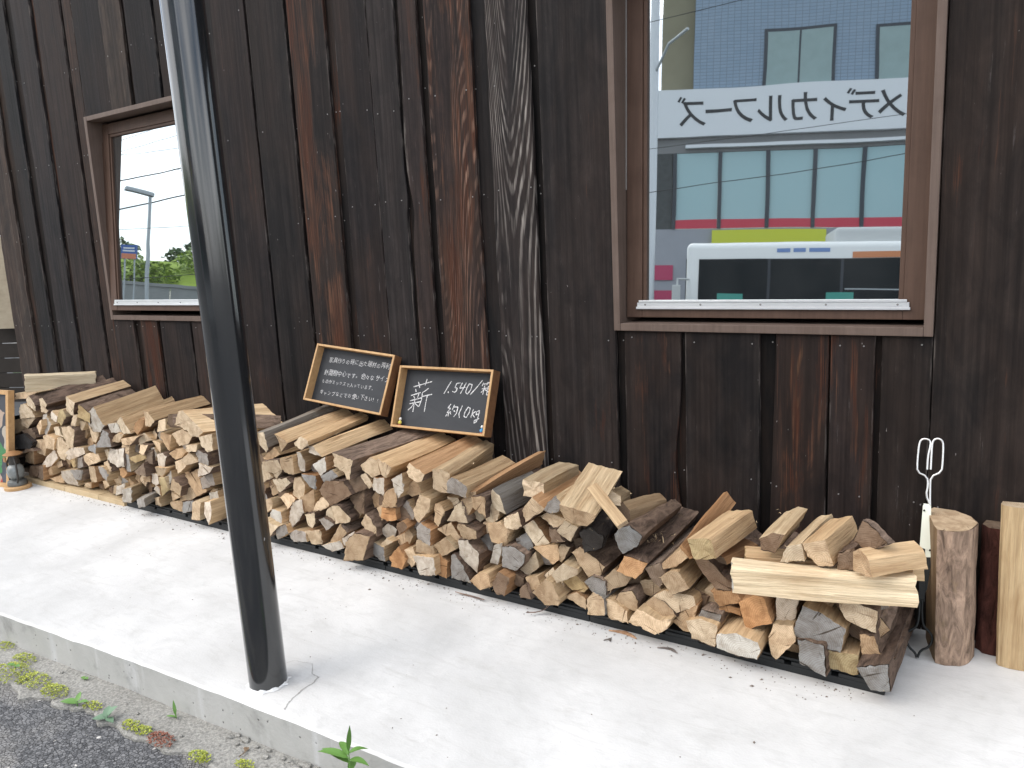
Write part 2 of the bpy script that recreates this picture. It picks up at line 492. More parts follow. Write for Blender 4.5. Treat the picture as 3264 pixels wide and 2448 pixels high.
def mat_post():
    m, nt, b = new_mat('gloss black paint')
    g = NG(nt)
    n1 = g.noise(g.coord('Object', (1, 1, 0.25)), 14.0, 6, 0.65)
    chip = g.noise(g.coord('Object', (1, 1, 0.6)), 34.0, 5, 0.7)
    c = g.mix(n1, (0.006, 0.007, 0.008), (0.016, 0.018, 0.020))
    c = g.mix(g.ramp(chip, [(0.725, 0.0), (0.74, 1.0)]), c, (0.42, 0.42, 0.42))
    g.l(c, b.inputs['Base Color'])
    g.l(g.mix(n1, 0.08, 0.22), b.inputs['Roughness'])
    b.inputs['Specular IOR Level'].default_value = 0.8
    b.inputs['Coat Weight'].default_value = 0.5
    b.inputs['Coat Roughness'].default_value = 0.08
    g.bump(g.noise(g.coord('Object', (1, 1, 0.2)), 40.0, 3, 0.5), 0.05, 0.004, b)
    return m

def mat_slate():
    m, nt, b = new_mat('chalkboard')
    g = NG(nt)
    a = g.noise(g.coord('Object', (5, 5, 9)), 1.0, 6, 0.65, 0.6)
    c = g.mix(a, (0.022, 0.024, 0.028), (0.056, 0.060, 0.066))
    g.l(c, b.inputs['Base Color'])
    b.inputs['Roughness'].default_value = 0.7
    b.inputs['Specular IOR Level'].default_value = 0.3
    return m

def mat_chalk(v=.8):
    m, nt, b = new_mat('white chalk')
    g = NG(nt)
    a = g.noise(g.coord('Object', (420, 420, 420), False), 1.0, 2, 0.6)
    g.l(g.mix(g.ramp(a, [(0.36, 0.0), (0.56, 1.0)]), (0.14 * v, 0.145 * v, 0.15 * v), (v, v, v)), b.inputs['Base Color'])
    b.inputs['Roughness'].default_value = 0.95
    return m

def mat_leaf(name, c0, c1):
    m, nt, b = new_mat(name)
    g = NG(nt)
    geo = g.n('ShaderNodeNewGeometry')
    c = g.mix(geo.outputs['Random Per Island'], c0, c1)
    g.l(c, b.inputs['Base Color'])
    b.inputs['Roughness'].default_value = 0.55
    b.inputs['Subsurface Weight'].default_value = 0.0
    return m

M = {}
M['split'] = mat_split(); M['end'] = mat_end(); M['bark'] = mat_bark(); M['char'] = mat_char()
M['frame'] = mat_stained('faded brown casing', (0.085, 0.060, 0.048), (0.165, 0.120, 0.098))
M['sash'] = mat_stained('brown stained sash', (0.058, 0.033, 0.023), (0.112, 0.066, 0.046))
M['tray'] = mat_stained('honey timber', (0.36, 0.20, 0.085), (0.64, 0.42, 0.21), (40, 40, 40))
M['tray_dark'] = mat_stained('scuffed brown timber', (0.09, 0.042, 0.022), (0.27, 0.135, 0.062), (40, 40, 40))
M['slab'] = mat_slab(); M['kerb'] = mat_kerb(); M['apron'] = mat_apron(); M['asphalt'] = mat_asphalt()
M['glass'] = mat_glass(); M['post'] = mat_post(); M['slate'] = mat_slate(); M['chalk'] = mat_chalk(.80); M['soft_chalk'] = mat_chalk(.70)
M['aluminium'] = plain('aluminium', (0.78, 0.79, 0.80), 0.35, 0.85, 0.5, 0.06, 20)
M['black_plastic'] = plain('black plastic', (0.014, 0.016, 0.017), 0.5, 0, 0.4, 0.3, 14)
M['dark_void'] = plain('dark sheathing', (0.010, 0.009, 0.009), 0.9)
M['plank'] = mat_stained('pale softwood', (0.40, 0.29, 0.16), (0.62, 0.49, 0.31), (5, 90, 90))
M['screw'] = plain('steel screw', (0.24, 0.235, 0.23), 0.5, 0.5)
M['mortar'] = plain('white mortar', (0.70, 0.70, 0.69), 0.9, 0, 0.3, 0.15, 30, 0.5)
M['crack'] = plain('crack dirt', (0.33, 0.32, 0.30), 0.9)
M['steel'] = plain('zinc plated steel', (0.72, 0.71, 0.69), 0.3, 0.75, 0.5, 0.1, 40)
M['white_steel'] = plain('white coated steel', (0.78, 0.80, 0.68), 0.4, 0.2, 0.5, 0.05, 30)
M['black_iron'] = plain('black iron', (0.020, 0.022, 0.022), 0.5, 0.4)
M['moss'] = mat_leaf('yellow green stonecrop', (0.20, 0.26, 0.03), (0.48, 0.50, 0.07))
M['red_moss'] = mat_leaf('reddened stonecrop', (0.16, 0.055, 0.03), (0.34, 0.13, 0.08))
M['weed'] = mat_leaf('weed leaf', (0.07, 0.17, 0.035), (0.15, 0.30, 0.06))
M['blue_weed'] = mat_leaf('dull weed leaf', (0.09, 0.17, 0.10), (0.17, 0.27, 0.17))
M['tree_leaf'] = mat_leaf('hill foliage', (0.10, 0.18, 0.02), (0.32, 0.42, 0.05))
M['dark_leaf'] = mat_leaf('dark foliage', (0.03, 0.07, 0.018), (0.09, 0.14, 0.035))

# ------------------------------------------------------------------ measured shapes
LOG_ENDS = """\
# end tone + side tone, front y, outline of the sawn end (x,z) in metres, > centre of the far end
Pk -0.534 -5.852,0.567 -5.768,0.561 -5.717,0.541 -5.688,0.585 -5.728,0.613 -5.774,0.641 -5.836,0.618 > -5.674,-0.05,0.655
Pk -0.535 -5.663,0.538 -5.581,0.536 -5.532,0.558 -5.571,0.57 -5.52,0.604 -5.585,0.641 -5.632,0.629 > -5.539,-0.05,0.64
Pt -0.544 -5.286,0.581 -5.231,0.555 -5.204,0.555 -5.155,0.637 -5.249,0.674 > -5.399,-0.05,0.616
Yk -0.558 -5.102,0.558 -4.998,0.52 -4.988,0.584 -5.038,0.62 -5.068,0.634 > -5.307,-0.05,0.587
Wt -0.538 -4.94,0.623 -5.007,0.584 -5.045,0.518 -4.991,0.465 -4.914,0.466 -4.862,0.511 > -5.043,-0.05,0.582
Pt -0.534 -5.928,0.524 -5.925,0.474 -5.774,0.489 -5.799,0.54 -5.86,0.579 -5.907,0.57
Pt -0.521 -5.965,0.417 -5.908,0.398 -5.785,0.476 -5.808,0.481 -5.961,0.468
Pt -0.516 -6.005,0.603 -5.831,0.621 -5.738,0.663 -5.992,0.645
Tt -0.512 -6.133,0.333 -5.977,0.376 -5.976,0.459 -6.092,0.437
Wt -0.518 -5.683,0.435 -5.623,0.378 -5.547,0.456 -5.633,0.522 -5.679,0.509
Pt -0.553 -5.679,0.381 -5.605,0.449 -5.617,0.488 -5.705,0.434
Wt -0.548 -5.494,0.506 -5.406,0.495 -5.384,0.533 -5.442,0.546 -5.489,0.56
Yt -0.547 -5.402,0.496 -5.357,0.476 -5.302,0.533 -5.322,0.582 -5.356,0.579
Pt -0.547 -5.227,0.49 -5.192,0.481 -5.138,0.561 -5.193,0.554
Pt -0.517 -5.182,0.449 -5.166,0.45 -5.111,0.503 -5.175,0.517
Pt -0.522 -5.041,0.399 -4.998,0.386 -4.96,0.456 -5.035,0.463 -5.078,0.5
Gk -0.538 -4.879,0.481 -4.954,0.365 -4.809,0.38 -4.835,0.457
Pt -0.544 -5.46,0.4 -5.36,0.394 -5.39,0.406 -5.421,0.457 -5.481,0.446
Pk -0.55 -5.346,0.4 -5.313,0.319 -5.255,0.331 -5.212,0.448 -5.259,0.473 -5.352,0.459
Pt -0.551 -5.598,0.293 -5.511,0.29 -5.485,0.363 -5.564,0.389 -5.621,0.374
Pt -0.511 -5.912,0.248 -5.826,0.225 -5.759,0.207 -5.711,0.325 -5.817,0.318 -5.911,0.274
Pt -0.537 -5.505,0.309 -5.461,0.24 -5.408,0.228 -5.332,0.296 -5.412,0.373 -5.469,0.373
Wt -0.541 -5.362,0.288 -5.436,0.244 -5.344,0.233 -5.129,0.301 -5.129,0.342 -5.273,0.327
Gt -0.532 -5.117,0.324 -5.004,0.312 -4.974,0.371 -4.998,0.377 -5.117,0.344
To -0.516 -6.047,0.131 -5.97,0.133 -5.881,0.137 -5.838,0.238 -5.929,0.225 -6.032,0.178
Wt -0.531 -5.677,0.146 -5.614,0.159 -5.513,0.227 -5.556,0.277 -5.66,0.223 -5.74,0.157
Pk -0.511 -5.633,0.124 -5.498,0.168 -5.511,0.203 -5.638,0.167
Yt -0.554 -5.292,0.188 -5.25,0.202 -5.222,0.265 -5.317,0.236
Gk -0.55 -5.232,0.191 -5.145,0.213 -5.149,0.278 -5.225,0.258
Pt -0.534 -5.108,0.222 -4.987,0.263 -5,0.313 -5.108,0.302 -5.159,0.273
Bk -0.522 -5.893,0.297 -5.805,0.344 -5.842,0.403 -5.961,0.38
Kk -0.552 -6.074,0.241 -5.851,0.264 -5.812,0.312 -5.908,0.36 -6.043,0.334
Bk -0.536 -5.932,0.02 -5.83,0.046 -5.804,0.132 -5.939,0.116
Bo -0.551 -5.793,0.061 -5.711,0.052 -5.692,0.156 -5.757,0.142
Tt -0.549 -5.631,0.094 -5.568,0.108 -5.575,0.163 -5.644,0.129
Tt -0.532 -5.586,0.041 -5.49,0.051 -5.472,0.115 -5.637,0.069
Wt -0.528 -5.493,0.092 -5.46,0.028 -5.313,0.03 -5.356,0.158 -5.481,0.137
Gt -0.537 -5.31,0.1 -5.254,0.101 -5.2,0.179 -5.335,0.169
To -0.529 -5.134,0.102 -5.045,0.119 -5.046,0.219 -5.127,0.21
To -0.515 -5.245,0.023 -5.17,0.018 -5.144,0.097 -5.23,0.079
Pk -0.522 -4.958,0.222 -4.937,0.184 -4.864,0.21 -4.888,0.276 -4.943,0.259
Gt -0.548 -4.931,0.168 -4.896,0.144 -4.881,0.186 -4.914,0.234 -4.971,0.233
Pt -0.509 -4.925,0.28 -4.887,0.29 -4.888,0.348 -4.952,0.335
Wk -0.509 -4.897,0.272 -4.802,0.248 -4.804,0.345 -4.881,0.354
Wk -0.538 -4.749,0.262 -4.685,0.264 -4.682,0.379 -4.754,0.363
Gt -0.521 -4.713,0.228 -4.634,0.238 -4.638,0.344 -4.717,0.335
Oo -0.534 -4.753,0.198 -4.721,0.185 -4.675,0.219 -4.705,0.255 -4.736,0.246
Pt -0.542 -4.646,0.483 -4.549,0.492 -4.594,0.542 -4.636,0.585 -4.692,0.55 > -4.836,-0.05,0.554
Pt -0.537 -4.412,0.546 -4.353,0.549 -4.276,0.595 -4.342,0.637 -4.385,0.644 > -4.473,-0.065,0.594
Oo -0.528 -4.525,0.518 -4.49,0.489 -4.438,0.536 -4.423,0.581 -4.468,0.585 -4.517,0.551
Wt -0.517 -4.81,0.468 -4.715,0.474 -4.734,0.536 -4.821,0.523
Pt -0.539 -4.257,0.529 -4.18,0.546 -4.187,0.61 -4.243,0.593
Bk -0.542 -4.156,0.57 -4.104,0.574 -4.072,0.649 -4.124,0.639 -4.166,0.584 > -3.46,-0.322,0.603
Pt -0.541 -4.078,0.587 -3.983,0.564 -3.941,0.533 -3.885,0.533 -3.83,0.568 -3.979,0.671 -4.024,0.667 > -3.681,-0.207,0.589
Pt -0.535 -4.067,0.463 -4.002,0.477 -3.95,0.53 -4.026,0.562 -4.108,0.531
Pt -0.552 -3.838,0.485 -3.78,0.461 -3.731,0.476 -3.73,0.565 -3.865,0.532
Tt -0.512 -4.3,0.481 -4.209,0.413 -4.163,0.51 -4.303,0.508
Pt -0.51 -4.34,0.391 -4.315,0.383 -4.283,0.451 -4.398,0.455
Pt -0.518 -4.512,0.419 -4.384,0.459 -4.448,0.496 -4.496,0.486
Pk -0.545 -4.481,0.379 -4.433,0.368 -4.383,0.433 -4.465,0.43
Pt -0.538 -4.681,0.406 -4.594,0.41 -4.461,0.483 -4.602,0.458 -4.682,0.442
Pt -0.519 -4.718,0.348 -4.641,0.345 -4.628,0.402 -4.715,0.398
Tt -0.524 -4.818,0.406 -4.723,0.416 -4.651,0.473 -4.729,0.471 -4.806,0.436
Wt -0.516 -4.395,0.343 -4.381,0.323 -4.351,0.381 -4.361,0.417 -4.394,0.408
Wk -0.53 -4.309,0.308 -4.256,0.309 -4.224,0.377 -4.273,0.393 -4.339,0.375
Tt -0.509 -4.164,0.362 -4.11,0.379 -4.055,0.421 -4.151,0.427 -4.218,0.393
Pt -0.542 -4.128,0.317 -4.112,0.29 -4.008,0.352 -4.034,0.39 -4.132,0.358
Pt -0.552 -3.992,0.361 -3.897,0.388 -3.969,0.436 -4.037,0.382
Pt -0.555 -3.972,0.441 -3.897,0.449 -3.881,0.491 -3.977,0.477
Gk -0.544 -3.894,0.381 -3.808,0.376 -3.804,0.436 -3.911,0.46
Wt -0.555 -3.884,0.306 -3.8,0.334 -3.753,0.375 -3.785,0.371 -3.878,0.381
Tt -0.508 -3.995,0.164 -3.91,0.204 -3.981,0.32 -4.091,0.27
Gt -0.521 -3.899,0.225 -3.814,0.252 -3.833,0.321 -3.933,0.278
Tk -0.555 -4.186,0.186 -4.102,0.16 -4.072,0.222 -4.149,0.26
Tt -0.546 -4.322,0.257 -4.27,0.25 -4.204,0.314 -4.329,0.305
Bk -0.528 -4.466,0.311 -4.383,0.315 -4.363,0.404 -4.44,0.385
Bk -0.554 -4.504,0.237 -4.429,0.24 -4.429,0.322 -4.558,0.247
Yt -0.538 -4.543,0.305 -4.437,0.344 -4.443,0.376 -4.612,0.33
Yt -0.548 -4.31,0.129 -4.221,0.179 -4.231,0.255 -4.294,0.245
Wt -0.522 -4.434,0.187 -4.386,0.177 -4.345,0.198 -4.352,0.252 -4.426,0.243
Wt -0.517 -4.362,0.115 -4.359,0.173 -4.395,0.174 -4.438,0.141
Wt -0.529 -4.243,0.187 -4.197,0.241 -4.209,0.29 -4.26,0.255
To -0.514 -4.527,0.178 -4.451,0.188 -4.451,0.227 -4.53,0.206
Wt -0.579 -4.676,0.053 -4.595,0.054 -4.577,0.151 -4.652,0.135 > -4.7,-0.352,0.098
Gg -0.619 -4.457,0.053 -4.36,0.078 -4.358,0.127 -4.455,0.103 > -4.475,-0.477,0.09
Tt -0.509 -4.911,0.028 -4.868,0.039 -4.855,0.111 -4.904,0.099
Wt -0.515 -4.85,0.05 -4.768,0.078 -4.764,0.136 -4.84,0.109
Pt -0.546 -4.39,0.062 -4.323,0.061 -4.324,0.121 -4.382,0.102
Pt -0.525 -4.228,0.101 -4.147,0.137 -4.224,0.161
Tt -0.54 -4.226,0.063 -4.112,0.053 -4.106,0.123 -4.222,0.101
Gk -0.538 -4.107,0.053 -4.018,0.077 -4.015,0.136 -4.098,0.118
Pt -0.582 -3.959,0.053 -3.889,0.056 -3.875,0.154 -3.913,0.164 -3.944,0.149
Wt -0.592 -3.829,0.107 -3.784,0.053 -3.75,0.114 -3.76,0.184 -3.826,0.169
Wt -0.517 -3.872,0.16 -3.82,0.121 -3.778,0.133 -3.787,0.219 -3.865,0.2
Tk -0.51 -4.084,0.117 -3.983,0.169 -4.015,0.217 -4.131,0.18 -4.181,0.103
Bk -0.51 -4.96,0.033 -4.909,0.034 -4.903,0.099 -4.955,0.075
Pt -0.515 -5.003,0.07 -4.922,0.104 -4.945,0.136 -5.011,0.122
Pg -0.535 -3.355,0.539 -3.318,0.503 -3.298,0.529 -3.305,0.61 -3.378,0.598 > -3.304,-0.05,0.615
Tt -0.547 -3.185,0.58 -3.17,0.527 -3.126,0.573 -3.181,0.603 -3.21,0.611 > -3.179,-0.05,0.617
Pt -0.565 -3.044,0.57 -2.988,0.561 -2.95,0.582 -2.943,0.605 -3.005,0.621 -3.049,0.587 > -3.082,-0.05,0.602
Wt -0.549 -2.959,0.547 -2.911,0.535 -2.881,0.528 -2.934,0.577 -2.961,0.572 > -2.907,-0.05,0.583
Pk -0.544 -2.805,0.488 -2.734,0.462 -2.724,0.434 -2.704,0.436 -2.657,0.537 -2.705,0.541 -2.804,0.553 > -2.61,-0.05,0.535
Pt -0.547 -2.604,0.498 -2.551,0.466 -2.499,0.487 -2.504,0.552 -2.547,0.562 -2.612,0.516 > -2.579,-0.05,0.517
Wt -0.519 -3.083,0.428 -3.043,0.428 -3.033,0.475 -3.059,0.524 -3.088,0.523
Tt -0.528 -3.216,0.425 -3.162,0.402 -3.117,0.408 -3.111,0.5 -3.212,0.478
Tt -0.509 -3.339,0.448 -3.239,0.491 -3.281,0.524 -3.361,0.462
Pk -0.528 -3.331,0.401 -3.279,0.386 -3.267,0.36 -3.217,0.414 -3.236,0.465 -3.339,0.448
Pt -0.519 -3.415,0.339 -3.368,0.331 -3.3,0.364 -3.353,0.428 -3.411,0.41
Wo -0.551 -2.918,0.462 -2.894,0.432 -2.855,0.464 -2.854,0.529 -2.936,0.485
Gt -0.549 -2.853,0.396 -2.787,0.437 -2.817,0.468 -2.89,0.429
Go -0.532 -3.003,0.354 -2.968,0.343 -2.952,0.417 -3.052,0.415
Pt -0.509 -3.158,0.273 -3.079,0.274 -3.066,0.349 -3.101,0.384 -3.151,0.372
Pk -0.52 -3.277,0.308 -3.257,0.287 -3.164,0.35 -3.183,0.374 -3.289,0.355
Tt -0.519 -3.065,0.21 -2.994,0.226 -2.998,0.335 -3.093,0.28
Po -0.517 -3.194,0.209 -3.126,0.27 -3.161,0.286 -3.222,0.283 -3.264,0.255
Pt -0.519 -3.008,0.208 -2.894,0.262 -2.883,0.294 -2.946,0.301 -2.987,0.258
Bk -0.55 -2.837,0.288 -2.701,0.36 -2.747,0.418 -2.856,0.409 -2.904,0.357
Bk -0.514 -2.732,0.345 -2.622,0.394 -2.654,0.449 -2.786,0.397
Bk -0.51 -2.685,0.27 -2.647,0.261 -2.654,0.379 -2.756,0.325
Pk -0.553 -2.814,0.198 -2.728,0.217 -2.718,0.239 -2.779,0.295 -2.817,0.289
Po -0.535 -2.898,0.205 -2.838,0.189 -2.848,0.274 -2.892,0.252
Gk -0.557 -2.882,0.155 -2.829,0.192 -2.888,0.218 -2.925,0.202
Wo -0.527 -3.186,0.135 -3.167,0.111 -3.072,0.206 -3.081,0.271 -3.154,0.253 -3.18,0.206
Pk -0.552 -3.022,0.154 -2.994,0.145 -2.969,0.173 -2.958,0.232 -3.021,0.212
Pt -0.54 -3.378,0.158 -3.301,0.197 -3.3,0.252 -3.375,0.23
Wt -0.547 -3.337,0.112 -3.3,0.096 -3.233,0.129 -3.24,0.187 -3.301,0.194
Pt -0.591 -3.32,0.053 -3.292,0.058 -3.22,0.124 -3.316,0.152
Gt -0.57 -3.232,0.053 -3.157,0.095 -3.182,0.134 -3.247,0.107
Gt -0.557 -3.126,0.053 -3.028,0.07 -3.036,0.116 -3.118,0.113 -3.175,0.082
Po -0.546 -3.013,0.053 -2.947,0.062 -2.945,0.138 -3.04,0.122
Tk -0.551 -2.798,0.098 -2.751,0.157 -2.786,0.197 -2.867,0.096
Wt -0.568 -2.84,0.053 -2.769,0.079 -2.785,0.117 -2.9,0.076
Wt -0.553 -2.75,0.087 -2.734,0.105 -2.686,0.179 -2.801,0.114
Tk -0.604 -2.706,0.053 -2.596,0.069 -2.558,0.183 -2.641,0.189 -2.692,0.141
Pk -0.54 -2.604,0.153 -2.55,0.177 -2.552,0.216 -2.623,0.269 -2.655,0.219
Gt -0.547 -2.537,0.058 -2.505,0.06 -2.504,0.129 -2.611,0.147 -2.652,0.097
Pt -0.539 -2.584,0.402 -2.557,0.42 -2.594,0.483 -2.626,0.459
Wo -0.548 -2.544,0.405 -2.477,0.388 -2.475,0.471 -2.541,0.463
To -0.533 -2.523,0.253 -2.473,0.314 -2.495,0.34 -2.542,0.314
Pt -0.554 -2.481,0.491 -2.452,0.478 -2.41,0.533 -2.505,0.559 > -2.48,-0.05,0.527
Po -0.562 -2.316,0.509 -2.261,0.484 -2.232,0.493 -2.209,0.527 -2.294,0.567 -2.313,0.546 > -2.298,-0.05,0.54
Pt -0.533 -2.194,0.453 -2.159,0.444 -2.114,0.445 -2.091,0.534 -2.128,0.551 -2.184,0.542 > -2.239,-0.05,0.505
Gt -0.564 -2.088,0.462 -1.99,0.449 -1.984,0.503 -2.051,0.534 -2.079,0.513 > -2.042,-0.169,0.492
To -0.532 -2.024,0.354 -2.011,0.352 -1.972,0.407 -1.952,0.472 -1.992,0.466 -2.05,0.409 > -1.941,-0.05,0.478
Wt -0.552 -2.391,0.385 -2.351,0.428 -2.358,0.508 -2.421,0.47
Tt -0.513 -2.34,0.39 -2.273,0.418 -2.321,0.472 -2.38,0.413
Tk -0.555 -2.484,0.334 -2.397,0.347 -2.393,0.39 -2.41,0.435 -2.464,0.409 -2.485,0.358
Oo -0.54 -2.514,0.272 -2.474,0.263 -2.418,0.277 -2.425,0.329 -2.512,0.321
Bk -0.51 -2.443,0.258 -2.397,0.261 -2.347,0.283 -2.39,0.339 -2.441,0.317
Gt -0.515 -2.337,0.282 -2.329,0.307 -2.371,0.367 -2.391,0.34
Pt -0.539 -2.303,0.299 -2.287,0.283 -2.224,0.344 -2.208,0.402 -2.264,0.417 -2.312,0.336
Tt -0.535 -2.196,0.301 -2.175,0.281 -2.13,0.358 -2.161,0.39 -2.19,0.381
Pk -0.544 -2,0.331 -2.031,0.416 -2.06,0.398 -2.109,0.323
Tk -0.553 -1.962,0.406 -1.902,0.372 -1.891,0.465 -1.961,0.455
Pt -0.518 -1.921,0.348 -1.893,0.333 -1.856,0.358 -1.849,0.395 -1.883,0.42 -1.917,0.411
Wk -0.507 -2.534,0.159 -2.479,0.146 -2.453,0.212 -2.501,0.234 -2.56,0.185
Bo -0.553 -2.401,0.207 -2.342,0.255 -2.37,0.279 -2.411,0.259
Pt -0.508 -2.442,0.136 -2.401,0.119 -2.351,0.195 -2.384,0.228 -2.47,0.165
Go -0.551 -2.29,0.207 -2.21,0.195 -2.204,0.263 -2.271,0.283 -2.294,0.263
Po -0.513 -2.099,0.194 -2.08,0.19 -2.072,0.231 -2.113,0.302 -2.184,0.263
Tk -0.547 -2.031,0.246 -1.955,0.268 -1.952,0.304 -2.041,0.321 -2.059,0.3
Tt -0.546 -2.161,0.144 -2.074,0.197 -2.125,0.243 -2.203,0.187
Tt -0.551 -2.301,0.148 -2.198,0.134 -2.205,0.189 -2.278,0.204 -2.297,0.196
Wk -0.535 -2.061,0.153 -2.002,0.114 -1.981,0.095 -1.954,0.192 -2.008,0.245 -2.055,0.237
Pt -0.551 -2.338,0.064 -2.304,0.109 -2.324,0.158 -2.404,0.129
Wt -0.584 -2.264,0.053 -2.165,0.073 -2.176,0.15 -2.301,0.131
Oo -0.547 -2.19,0.058 -2.134,0.053 -2.129,0.122 -2.171,0.151 -2.201,0.136
Gk -0.555 -2.097,0.061 -2.002,0.053 -2.03,0.116 -2.069,0.173 -2.089,0.165
Oo -0.574 -2.439,0.058 -2.379,0.053 -2.353,0.104 -2.387,0.16 -2.447,0.1
Pt -0.546 -2.481,0.142 -2.448,0.165 -2.484,0.176 -2.553,0.117
Tt -0.58 -1.92,0.053 -1.867,0.078 -1.889,0.127 -1.936,0.122 -1.979,0.077
Pg -0.531 -1.878,0.424 -1.859,0.41 -1.807,0.394 -1.825,0.462 -1.864,0.494 -1.875,0.473 > -1.844,-0.227,0.443
Po -0.551 -1.689,0.389 -1.606,0.448 -1.662,0.491 -1.703,0.435 > -1.687,-0.116,0.441
Gt -0.56 -1.568,0.446 -1.529,0.458 -1.517,0.49 -1.54,0.52 -1.566,0.496 -1.598,0.454 > -1.555,-0.248,0.477
Pk -0.537 -1.803,0.342 -1.754,0.335 -1.729,0.354 -1.745,0.412 -1.811,0.376
Po -0.514 -1.666,0.26 -1.603,0.299 -1.679,0.38 -1.735,0.341
Pt -0.525 -1.563,0.367 -1.517,0.414 -1.604,0.429 -1.638,0.407
Pt -0.545 -1.549,0.357 -1.491,0.334 -1.453,0.398 -1.506,0.418 -1.548,0.37
Tt -0.533 -1.882,0.262 -1.816,0.251 -1.792,0.325 -1.841,0.352 -1.908,0.332
Gk -0.508 -1.773,0.25 -1.745,0.226 -1.689,0.26 -1.715,0.325 -1.777,0.28
Gk -0.549 -1.824,0.163 -1.751,0.162 -1.715,0.201 -1.706,0.238 -1.756,0.259 -1.826,0.251
Wt -0.548 -1.852,0.168 -1.831,0.219 -1.82,0.269 -1.857,0.254 -1.888,0.168
Pt -0.511 -1.723,0.126 -1.662,0.18 -1.678,0.242 -1.762,0.147
Tt -0.534 -1.58,0.217 -1.552,0.24 -1.558,0.302 -1.672,0.269
Tk -0.526 -1.543,0.23 -1.508,0.295 -1.549,0.3 -1.579,0.257
Bk -0.546 -1.578,0.315 -1.518,0.33 -1.557,0.373 -1.589,0.368
Tk -0.523 -1.416,0.18 -1.376,0.197 -1.353,0.244 -1.46,0.302 -1.495,0.275
Kk -0.547 -1.436,0.348 -1.425,0.301 -1.35,0.335 -1.341,0.373 -1.395,0.408 -1.444,0.38 > -1.452,-0.254,0.358
Pt -0.555 -1.552,0.15 -1.464,0.198 -1.459,0.224 -1.521,0.237 -1.572,0.185
Yt -0.512 -1.505,0.109 -1.455,0.111 -1.437,0.132 -1.485,0.177 -1.55,0.138
Pt -0.513 -1.567,0.061 -1.543,0.088 -1.55,0.143 -1.599,0.184 -1.636,0.146
Tt -0.573 -1.602,0.053 -1.537,0.068 -1.533,0.094 -1.57,0.15 -1.602,0.156 -1.665,0.087
Tt -0.551 -1.681,0.083 -1.631,0.12 -1.648,0.155 -1.71,0.134
Bk -0.533 -1.757,0.079 -1.731,0.1 -1.724,0.132 -1.768,0.136 -1.811,0.097
Bo -0.587 -1.837,0.055 -1.797,0.053 -1.767,0.136 -1.821,0.152 -1.855,0.096
Bk -0.566 -1.727,0.053 -1.673,0.06 -1.699,0.116 -1.735,0.086
Gk -0.546 -1.388,0.131 -1.34,0.129 -1.343,0.19 -1.394,0.204 -1.426,0.177
To -0.526 -1.437,0.053 -1.44,0.09 -1.484,0.108 -1.536,0.078
Tg -0.569 -1.409,0.053 -1.33,0.071 -1.335,0.132 -1.384,0.146 -1.411,0.111
Gb -0.541 -1.283,0.338 -1.265,0.322 -1.205,0.361 -1.178,0.408 -1.229,0.441 -1.269,0.422 -1.297,0.392 > -1.229,-0.113,0.383
Ok -0.545 -1.208,0.236 -1.179,0.27 -1.161,0.303 -1.257,0.31 -1.286,0.249 > -1.198,-0.05,0.321
Tt -0.536 -1.099,0.289 -1.047,0.309 -1.004,0.354 -1.018,0.385 -1.063,0.352 -1.103,0.311 > -1.062,-0.216,0.333
Tt -0.551 -1.088,0.236 -1.059,0.207 -0.995,0.243 -1.037,0.296 -1.07,0.29 -1.102,0.262
Pt -0.535 -1.048,0.129 -0.979,0.165 -0.991,0.2 -1.095,0.203 -1.133,0.178 > -1.007,-0.325,0.175
Bk -0.532 -0.952,0.31 -0.901,0.255 -0.847,0.261 -0.847,0.287 -0.959,0.378 -0.989,0.364
Tt -0.524 -1.356,0.142 -1.266,0.184 -1.242,0.219 -1.31,0.24 -1.357,0.191
Bk -0.534 -1.133,0.22 -1.116,0.215 -1.094,0.27 -1.115,0.308 -1.171,0.28
Tk -0.552 -1.272,0.115 -1.21,0.099 -1.2,0.144 -1.221,0.183 -1.266,0.169 -1.29,0.133
Tk -0.543 -1.132,0.083 -1.064,0.099 -1.047,0.12 -1.096,0.163 -1.139,0.171 -1.183,0.127
Pt -0.59 -1.112,0.053 -1.07,0.08 -1.053,0.122 -1.099,0.107 -1.179,0.135 -1.215,0.079
Pt -0.566 -1.319,0.053 -1.231,0.059 -1.239,0.102 -1.297,0.129 -1.331,0.126
To -0.534 -1.026,0.062 -0.997,0.064 -0.968,0.172 -1.021,0.139 -1.069,0.089
Pt -0.569 -0.976,0.061 -0.892,0.053 -0.884,0.129 -0.947,0.138 -0.999,0.118
Gk -0.543 -0.886,0.116 -0.878,0.163 -0.949,0.163 -0.961,0.136
Oo -0.531 -0.889,0.184 -0.805,0.223 -0.839,0.26 -0.917,0.239
Oo -0.511 -0.857,0.162 -0.819,0.155 -0.819,0.183 -0.873,0.191 -0.896,0.166
Wt -0.605 -0.808,0.053 -0.732,0.061 -0.719,0.101 -0.728,0.127 -0.799,0.138 -0.871,0.11 -0.875,0.055
Oo -0.549 -0.785,0.133 -0.696,0.181 -0.728,0.264 -0.763,0.261 -0.813,0.221
Wk -0.525 -0.685,0.168 -0.659,0.169 -0.625,0.201 -0.617,0.273 -0.652,0.289 -0.686,0.272
Pt -0.568 -0.69,0.061 -0.677,0.053 -0.613,0.139 -0.623,0.192 -0.687,0.177 -0.702,0.13
Gt -0.556 -0.558,0.147 -0.476,0.127 -0.462,0.208 -0.531,0.246 -0.589,0.265 -0.623,0.157
Pk -0.538 -0.458,0.242 -0.372,0.213 -0.37,0.285 -0.452,0.311 -0.481,0.295
Gk -0.584 -0.592,0.072 -0.509,0.053 -0.519,0.152 -0.601,0.149
Yt -0.544 -0.517,0.054 -0.421,0.053 -0.419,0.127 -0.515,0.12
